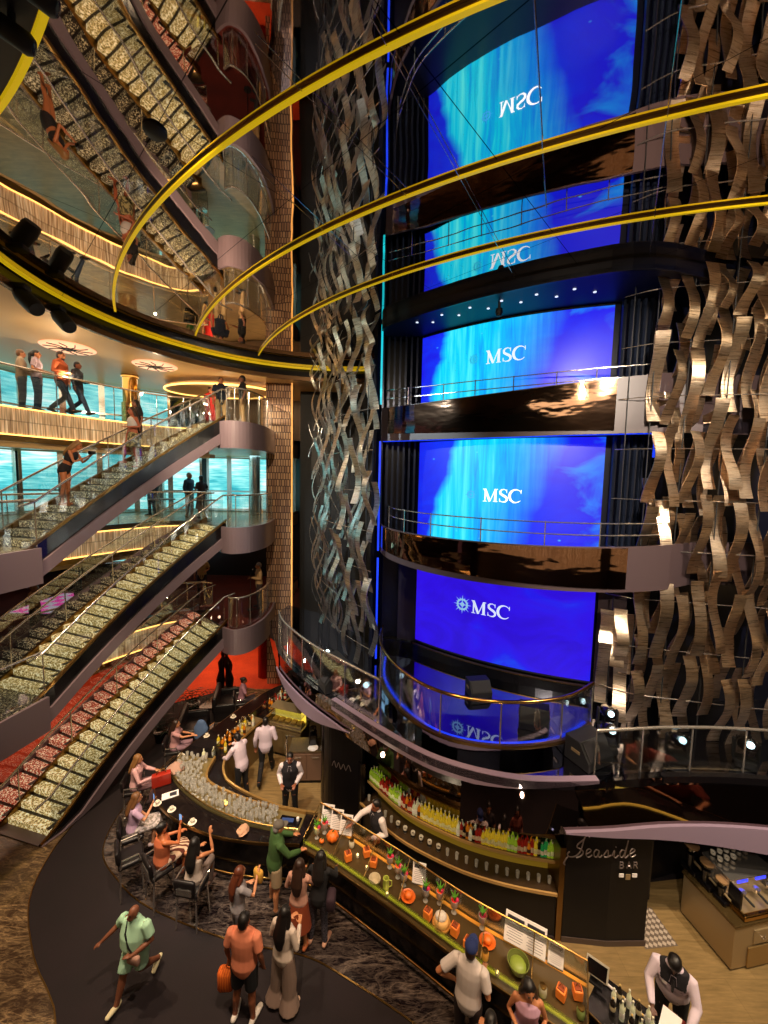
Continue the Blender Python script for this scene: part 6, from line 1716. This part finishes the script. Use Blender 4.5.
for lb, px, Y, z, fc, h, kw in (
    ('man in orange brown jacket walking along the top deck', 66, 11.7, Z8, -80, 1.82, dict(sk=D2, hair='brown', hairstyle='beard', top='#b0562c', sleeve='long', bottom='#1c2838', arms=('down', 'bent'), legs='walk', wide=1.1)),
    ('dark haired woman in lilac grey shirt on the top deck', 42, 11.2, Z8, -60, 1.70, dict(sk=D2, hair='black', hairstyle='tail', top='#a894a0', sleeve='short', bottom='#28405a', arms=('down', 'bent'), female=True)),
    ('person in beige jacket leaning on the rail of the top deck', 27, 11.0, Z8, -40, 1.64, dict(sk=D3, hair='light', hairstyle='short', top='#a89078', sleeve='long', bottom='#3a4a5a', arms=('bent', 'bent'))),
    ('dark clothed person right of the man in the orange jacket', 82, 12.0, Z8, -80, 1.62, dict(sk=D1, hair='black', hairstyle='short', top='#20242c', sleeve='long', bottom='#24344a', arms=('bent', 'down'), legs='walk')),
    ('person in dark shirt at the left picture edge of the top deck', -1, 10.8, Z8, -40, 1.72, dict(sk=D1, hair='black', hairstyle='short', top='#5a2a24', sleeve='short', bottom='#2a3440', arms=('down', 'down'))),
    ('man in black polo and khaki trousers on the top landing, right one', 243, 13.9, Z8, 120, 1.80, dict(sk=D1, hair='black', hairstyle='short', top='#0f0e12', sleeve='short', bottom='#b08c60', arms=('down', 'bent'))),
    ('man in dark shirt and pale khaki trousers on the top landing, left one', 222, 14.0, Z8, -150, 1.76, dict(sk=D2, hair='black', hairstyle='short', top='#1a2436', sleeve='short', bottom='#b09468', arms=('bent', 'down'))),
    ('person in bright red dress behind the two men on the top landing', 211, 15.0, Z8, -120, 1.62, dict(sk=D2, hair='brown', hairstyle='short', top='#c01c14', sleeve='short', bottom='#b01a14', blen='midi', arms=('down', 'down'), female=True)),
    ('white haired man in dark vest on the middle deck', 189, 15.4, Z7, -100, 1.76, dict(sk=D2, hair='grey', hairstyle='short', top='#2a3a4c', sleeve='long', bottom='#3a3030', arms=('bent', 'down'))),
    ('woman in dark dress beside the white haired man on the middle deck', 201, 15.1, Z7, 60, 1.66, dict(sk=D1, hair='black', hairstyle='bun', top='#3c2a30', sleeve='short', bottom='#5a4a48', blen='midi', arms=('bent', 'bent'), female=True)),
    ('person in dark clothes by the chrome pillar of the middle deck', 151, 15.6, Z7, 160, 1.70, dict(sk=D1, hair='black', hairstyle='short', top='#14202c', sleeve='long', bottom='#1a1c24', arms=('down', 'down'))),
    ('musician in beige jacket with a microphone on the first deck', 258, 14.6, Z6, 120, 1.76, dict(sk=D2, hair='grey', hairstyle='short', top='#b89468', sleeve='long', bottom='#3a2c2c', arms=('hold', 'bent'))),
    ('person in pale yellow shirt standing deep in the first deck', 200, 15.8, Z6, 200, 1.72, dict(sk=D2, hair='blond', hairstyle='short', top='#c8b078', sleeve='short', bottom='#2a2428', arms=('bent', 'down'))),
    ('dark silhouetted person seated on the first deck behind the middle stairs', 73, 13.2, Z6, 140, 1.66, dict(sk=D1, hair='black', hairstyle='short', top='#14161c', sleeve='long', bottom='#121014', arms=('lap', 'lap'))),
    ('person in tan clothes on the first deck at the far left', 28, 11.6, Z6, 100, 1.66, dict(sk=D2, hair='light', hairstyle='loose', top='#8a6448', sleeve='long', bottom='#3a2c28', arms=('lap', 'lap'), female=True)),
):
    X = (px - 384 + (-.0215) * 0) / 390 * Y
    kw.setdefault('bottom', '#202020')
    person(lb, (X, Y), fc, z, h, vox=.017, **kw)
t = thing('microphone_stand', 'black microphone stand in front of the musician', 'microphone stand', (-4.95, 14.35, Z6))
MB().lathe([(.14, 0), (.14, .02), (.012, .04), (.010, 1.35)], (0, 0, 0), 12).build('pole', BLACKM, t, True)
MB().tube([(0, 0, 1.35), (.05, .1, 1.5)], .012, 6).build('boom', BLACKM, t); MB().ball((.055, .11, 1.52), .03, 10, 6).build('microphone', CHROME, t, True)

# lit dance floor and windows of the first deck
t = thing('dance_floor', 'magenta and white lit dance floor panel on the first deck', 'floor panel', (-11.6, 14.6, Z6 + .01))
MB().box((0, 0, .01), (3.4, 2.6, .02)).build('frame', BLACKM, t)
dm = NT('magenta_led_floor', .2); ck_ = dm.n('TexChecker'); dm.set(ck_, Scale=2.6); dm.link(dm.coord('Object'), ck_.inputs['Vector'])
ck_.inputs['Color1'].default_value = (*lin('#d83c98'), 1); ck_.inputs['Color2'].default_value = (*lin('#b0a0b0'), 1)
dm.base(ck_.outputs[0]); dm.emit(ck_.outputs[0], .7)
MB().box((0, 0, .025), (3.2, 2.4, .012)).build('lit_panels', dm.m, t)
# furniture on the decks
def round_table(x, y, z, label):
    t = thing('side_table', label, 'table', (x, y, z), 0, 'round tables of the middle deck')
    MB().lathe([(0, .70), (.45, .70), (.46, .72), (.45, .74), (0, .74)], (0, 0, 0), 24).build('table_top', mat('brown_top', '#6a5444', .3), t, True)
    MB().lathe([(.22, 0), (.22, .02), (.03, .04), (.03, .70)], (0, 0, 0), 14).build('pedestal', CHROME, t, True)
round_table(-8.5, 14.9, Z7, 'round brown table under the topmost stairs, left one')
round_table(-6.9, 15.0, Z7, 'round brown table under the topmost stairs, right one')
t = thing('plant_pot', 'dark planter with a small green bush on the top deck', 'plant', (-7.6, 15.6, Z8))
MB().lathe([(.22, 0), (.28, .5), (.25, .5), (.2, .45), (0, .44)], (0, 0, 0), 16).build('pot', BLACK, t, True)
mb = MB(); rp = random.Random(2)
for k in range(60):
    a, el = rp.uniform(0, 2 * PI), rp.uniform(.1, 1.5); L_ = rp.uniform(.2, .42)
    d = V((math.cos(a) * math.cos(el), math.sin(a) * math.cos(el), math.sin(el))); s_ = d.cross(V((0, 0, 1))).normalized() * .035
    c = V((0, 0, .45)); mb.add([c + d * .08, c + d * L_ * .6 + s_, c + d * L_, c + d * L_ * .6 - s_], [(0, 1, 2, 3)])
mb.build('foliage', mat('leaf_green', '#3a6a28', .5), t)
# statue and palms by the red carpet
t = thing('sculpture', 'dark bronze sculpture of two upright figures by the red carpet', 'sculpture', (-5.95, 14.35, .05))
MB().rbox((0, 0, .12), (.7, .45, .24), 0, .04).build('plinth', MARBLE_D, t)
for s in (-1, 1):
    mb = MB()
    mb.tube([(s * .16, 0, .24), (s * .17, .0, .6), (s * .13, 0, .95), (s * .12, 0, 1.25), (s * .06, 0, 1.5)], [(.13, .12), (.17, .15), (.10, .10), (.15, .12), (.06, .06)], 12, side=(1, 0, 0), cap=True)
    mb.ball((s * .07, 0, 1.62), (.08, .09, .11), 12, 8)
    mb.tube([(s * .10, 0, 1.30), (s * .24, .05, 1.15), (s * .20, .12, .9)], [.05, .045, .03], 8, cap=True)
    mb.tube([(s * .08, -.02, 1.66), (s * .10, -.03, 1.85), (s * .12, -.02, 2.05)], [.035, .05, .02], 8, cap=True)
    mb.build('figure', mat('dark_bronze', '#3c2418', .3, .8, bump=((14, 14, 14), .5, .02)), t, remesh=.02)
def palm(x, y, s, label):
    t = thing('potted_palm', label, 'plant', (x, y, .012)); t.scale = (s, s, s)
    MB().lathe([(.2, 0), (.26, .42), (.23, .42), (.18, .38), (0, .37)], (0, 0, 0), 16).build('pot', BLACK, t, True)
    mb = MB(); rq = random.Random(int(x * 100))
    for k in range(13):
        a = 2 * PI * k / 13 + rq.uniform(-.2, .2); e = rq.uniform(.5, .85)
        sp = [V((math.cos(a) * e * q, math.sin(a) * e * q, .4 + .95 * q * 1.1 - .75 * q * q)) for q in [j / 7 for j in range(8)]]
        mb.tube(sp, [.012 - .001 * j for j in range(8)], 4)
        for j in range(1, 8):
            for sg in (-1, 1):
                d = (sp[j] - sp[j - 1]).normalized(); sd = d.cross(V((0, 0, 1))).normalized() * sg
                tip = sp[j] + sd * .20 + d * .12 - V((0, 0, .07))
                mb.add([sp[j] - d * .02, sp[j] + d * .02, tip], [(0, 1, 2)])
    mb.build('fronds', mat('palm_green', '#1c2a16', .5), t)
palm(-6.6, 13.15, .9, 'dark potted palm under the lowest staircase by the red carpet')
palm(-6.9, 11.7, .8, 'dark potted palm in the shadow beside the lowest staircase')
def sofa(x, y, rz, w, label):
    t = thing('sofa', label, 'sofa', (x, y, .012), rz, 'dark sofas between the staircase and the bar')
    MB().rbox((0, 0, .22), (w, .75, .40), 0, .06).build('seat', LEATH, t, True)
    MB().rbox((0, -.34, .58), (w, .16, .55), 0, .06).build('backrest', LEATH, t, True)
    for s in (-1, 1): MB().rbox((s * (w / 2 - .07), 0, .42), (.14, .75, .36), 0, .05).build('armrest', LEATH, t, True)
sofa(-5.95, 11.9, math.radians(-75), 1.2, 'dark sofa behind the pale blue jacket')
sofa(-5.45, 13.3, math.radians(-75), 1.2, 'dark sofa farther back by the sculpture')
# rail post cut off at the bottom edge
t = thing('rope_post', 'dark end of a railing panel at the bottom picture edge', 'railing', (-2.46, 4.72, .012), math.radians(-50))
MB().box((.3, 0, .52), (.9, .05, .06)).build('top_bar', STEEL, t); MB().box((.3, 0, .27), (.86, .02, .46)).build('panel', GLASS_DK, t)
for x in (-.14, .74): MB().box((x, 0, .27), (.05, .05, .54)).build('post', STEEL, t)
# ================================================================== light
def spot(loc, target, energy, col, size=60, blend=.6, r=.06):
    d = bpy.data.lights.new('lamp', 'SPOT'); d.energy = energy; d.color = col; d.spot_size = math.radians(size); d.spot_blend = blend; d.shadow_soft_size = r
    o = bpy.data.objects.new('lamp', d); COL.objects.link(o); o.location = loc
    o.rotation_euler = (V(target) - V(loc)).to_track_quat('-Z', 'Y').to_euler()
def point(loc, energy, col, r=.08):
    d = bpy.data.lights.new('lamp', 'POINT'); d.energy = energy; d.color = col; d.shadow_soft_size = r
    o = bpy.data.objects.new('lamp', d); COL.objects.link(o); o.location = loc
def area(loc, sx, sy, energy, col, target=None):
    d = bpy.data.lights.new('lamp', 'AREA'); d.shape = 'RECTANGLE'; d.size = sx; d.size_y = sy; d.energy = energy; d.color = col
    o = bpy.data.objects.new('lamp', d); COL.objects.link(o); o.location = loc
    if target is not None: o.rotation_euler = (V(target) - V(loc)).to_track_quat('-Z', 'Y').to_euler()
W_ = (1, .78, .52); R_ = (1, .62, .36); N_ = (1, .9, .78); C_ = (.45, .9, 1)
# ceiling lamps of the decks
area((-10.5, 13, 11.95), 3, 6, 130, W_); area((-6.5, 17, 11.95), 4, 2, 90, W_)
area((-11, 12, 9.2), 3, 6, 60, W_); area((-7, 16.5, 9.3), 4, 2, 60, C_)
area((-11, 13, 5.9), 3, 5, 9, R_); area((-6.5, 16.8, 5.9), 4, 2, 9, R_)
for p in ((-9.2, 11.5, 11.6), (-7.6, 13.2, 11.6), (-6.0, 14.8, 11.5), (-8.2, 10.0, 11.5), (-10.5, 9, 11.5)): point((p[0], p[1], 11.2), 26, W_, .03)  # points added below the beige ceiling to brighten it
area((-7.5, 16.5, 2.7), 5, 3, 150, (1, .6, .35)); area((-11.5, 12, 2.7), 3, 4, 70, (1, .55, .33))
# spotlights in the rim and mirrored ceiling, aimed at the bar
spot((-4.6, 5.0, 11.9), (-2.5, 9.5, 0), 2600, W_, 45)
spot((-1.0, 3.6, 11.9), (-1.5, 7.0, 0), 1500, R_, 55)
spot((-1.0, 3.6, 11.9), (-4.0, 5.6, 0), 900, N_, 40)
spot((-6.8, 7.0, 11.9), (-4.6, 8.2, 0), 1300, R_, 45)
spot((-3.0, 3.2, 12.2), (-3.2, 8.1, 1.1), 2200, N_, 24)  # spot added to brighten the massed glasses
spot((2.5, 2.5, 12.2), (2.0, 5.4, 0), 1300, R_, 45)
spot((5.5, 2.8, 11.9), (5.2, 5.0, 0), 3600, W_, 42)
spot((.5, 2.6, 12.2), (.2, 5.4, 0), 1300, W_, 30)
spot((-7.2, 6.2, 11.9), (-7.6, 6.2, 0), 2200, W_, 60)
# stage edge, ribbons and towers
spot((2.0, 1.0, 12.2), (6.9, 7.2, 8.0), 4200, (1, .85, .68), 70)
spot((8.5, 2.0, 12.2), (6.5, 7.2, 6.5), 2400, (1, .85, .68), 70)
spot((-5.0, 5.0, 12.0), (-1.0, 10.6, 7.5), 2600, (.8, .95, 1), 60)
spot((1.0, -1.0, 9.6), (6.5, 7.2, 4.8), 1200, (1, .85, .68), 50)  # unseen spot added to brighten the lower right ribbons
spot((-4.5, 6.0, 11.9), (-1.0, 10.4, 4.8), 1200, (.8, .95, 1), 40)
spot((-2.0, 4.0, 12.2), (-5.0, 13.5, 6.5), 2200, W_, 80)
spot((0, 0, 12.2), (3.0, 7.0, 8.0), 900, W_, 80)
# added unseen glow bands and area lamps for the mirrors and ribbons to reflect
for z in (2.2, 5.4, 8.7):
    struct('trim_added_glow', MB().wall([(10, -3.42), (0, -3.42), (-10, -3.42)], z - .5, z + .5, -.05, uv=True), FASCIA)
    struct('trim_added_glow_right', MB().wall([(11.83, 6.0), (11.83, 1.0), (11.83, -3.3)], z - .5, z + .5, -.05, uv=True), FASCIA)
area((0, -1.5, 12.2), 8, 3, 160, W_, (0, -1.5, 0))
area((9, 3, 12.2), 3, 6, 160, W_, (9, 3, 0))
W = bpy.data.worlds.new('world'); SC.world = W; W.use_nodes = True
W.node_tree.nodes['Background'].inputs[0].default_value = (*lin('#6a4a54'), 1)
W.node_tree.nodes['Background'].inputs[1].default_value = .36

SC.view_settings.view_transform = 'Standard'
SC.view_settings.look = 'None'
SC.view_settings.exposure = 0.0
SC.view_settings.gamma = 1.0
SC.view_settings.use_curve_mapping = False
c = SC.cycles
for p in ((-.6, 7.3, 2.4), (1.0, 6.2, 2.4), (2.6, 5.1, 2.4), (-3.2, 8.1, 2.6), (-4.6, 8.6, 2.6), (-4.2, 10.6, 2.6)): point(p, 14, W_, .05)  # unseen points added over the counters to brighten what stands there
spot((-5.5, 9.5, 11.9), (-4.1, 15.3, 6.5), 1500, W_, 75)  # spot added to brighten the bronze column
c.use_denoising = True
try: c.denoiser = 'OPENIMAGEDENOISE'
except Exception: pass
c.max_bounces = 10; c.glossy_bounces = 6; c.transparent_max_bounces = 16; c.diffuse_bounces = 3; c.transmission_bounces = 6
c.sample_clamp_indirect = 6
c.caustics_reflective = False; c.caustics_refractive = False
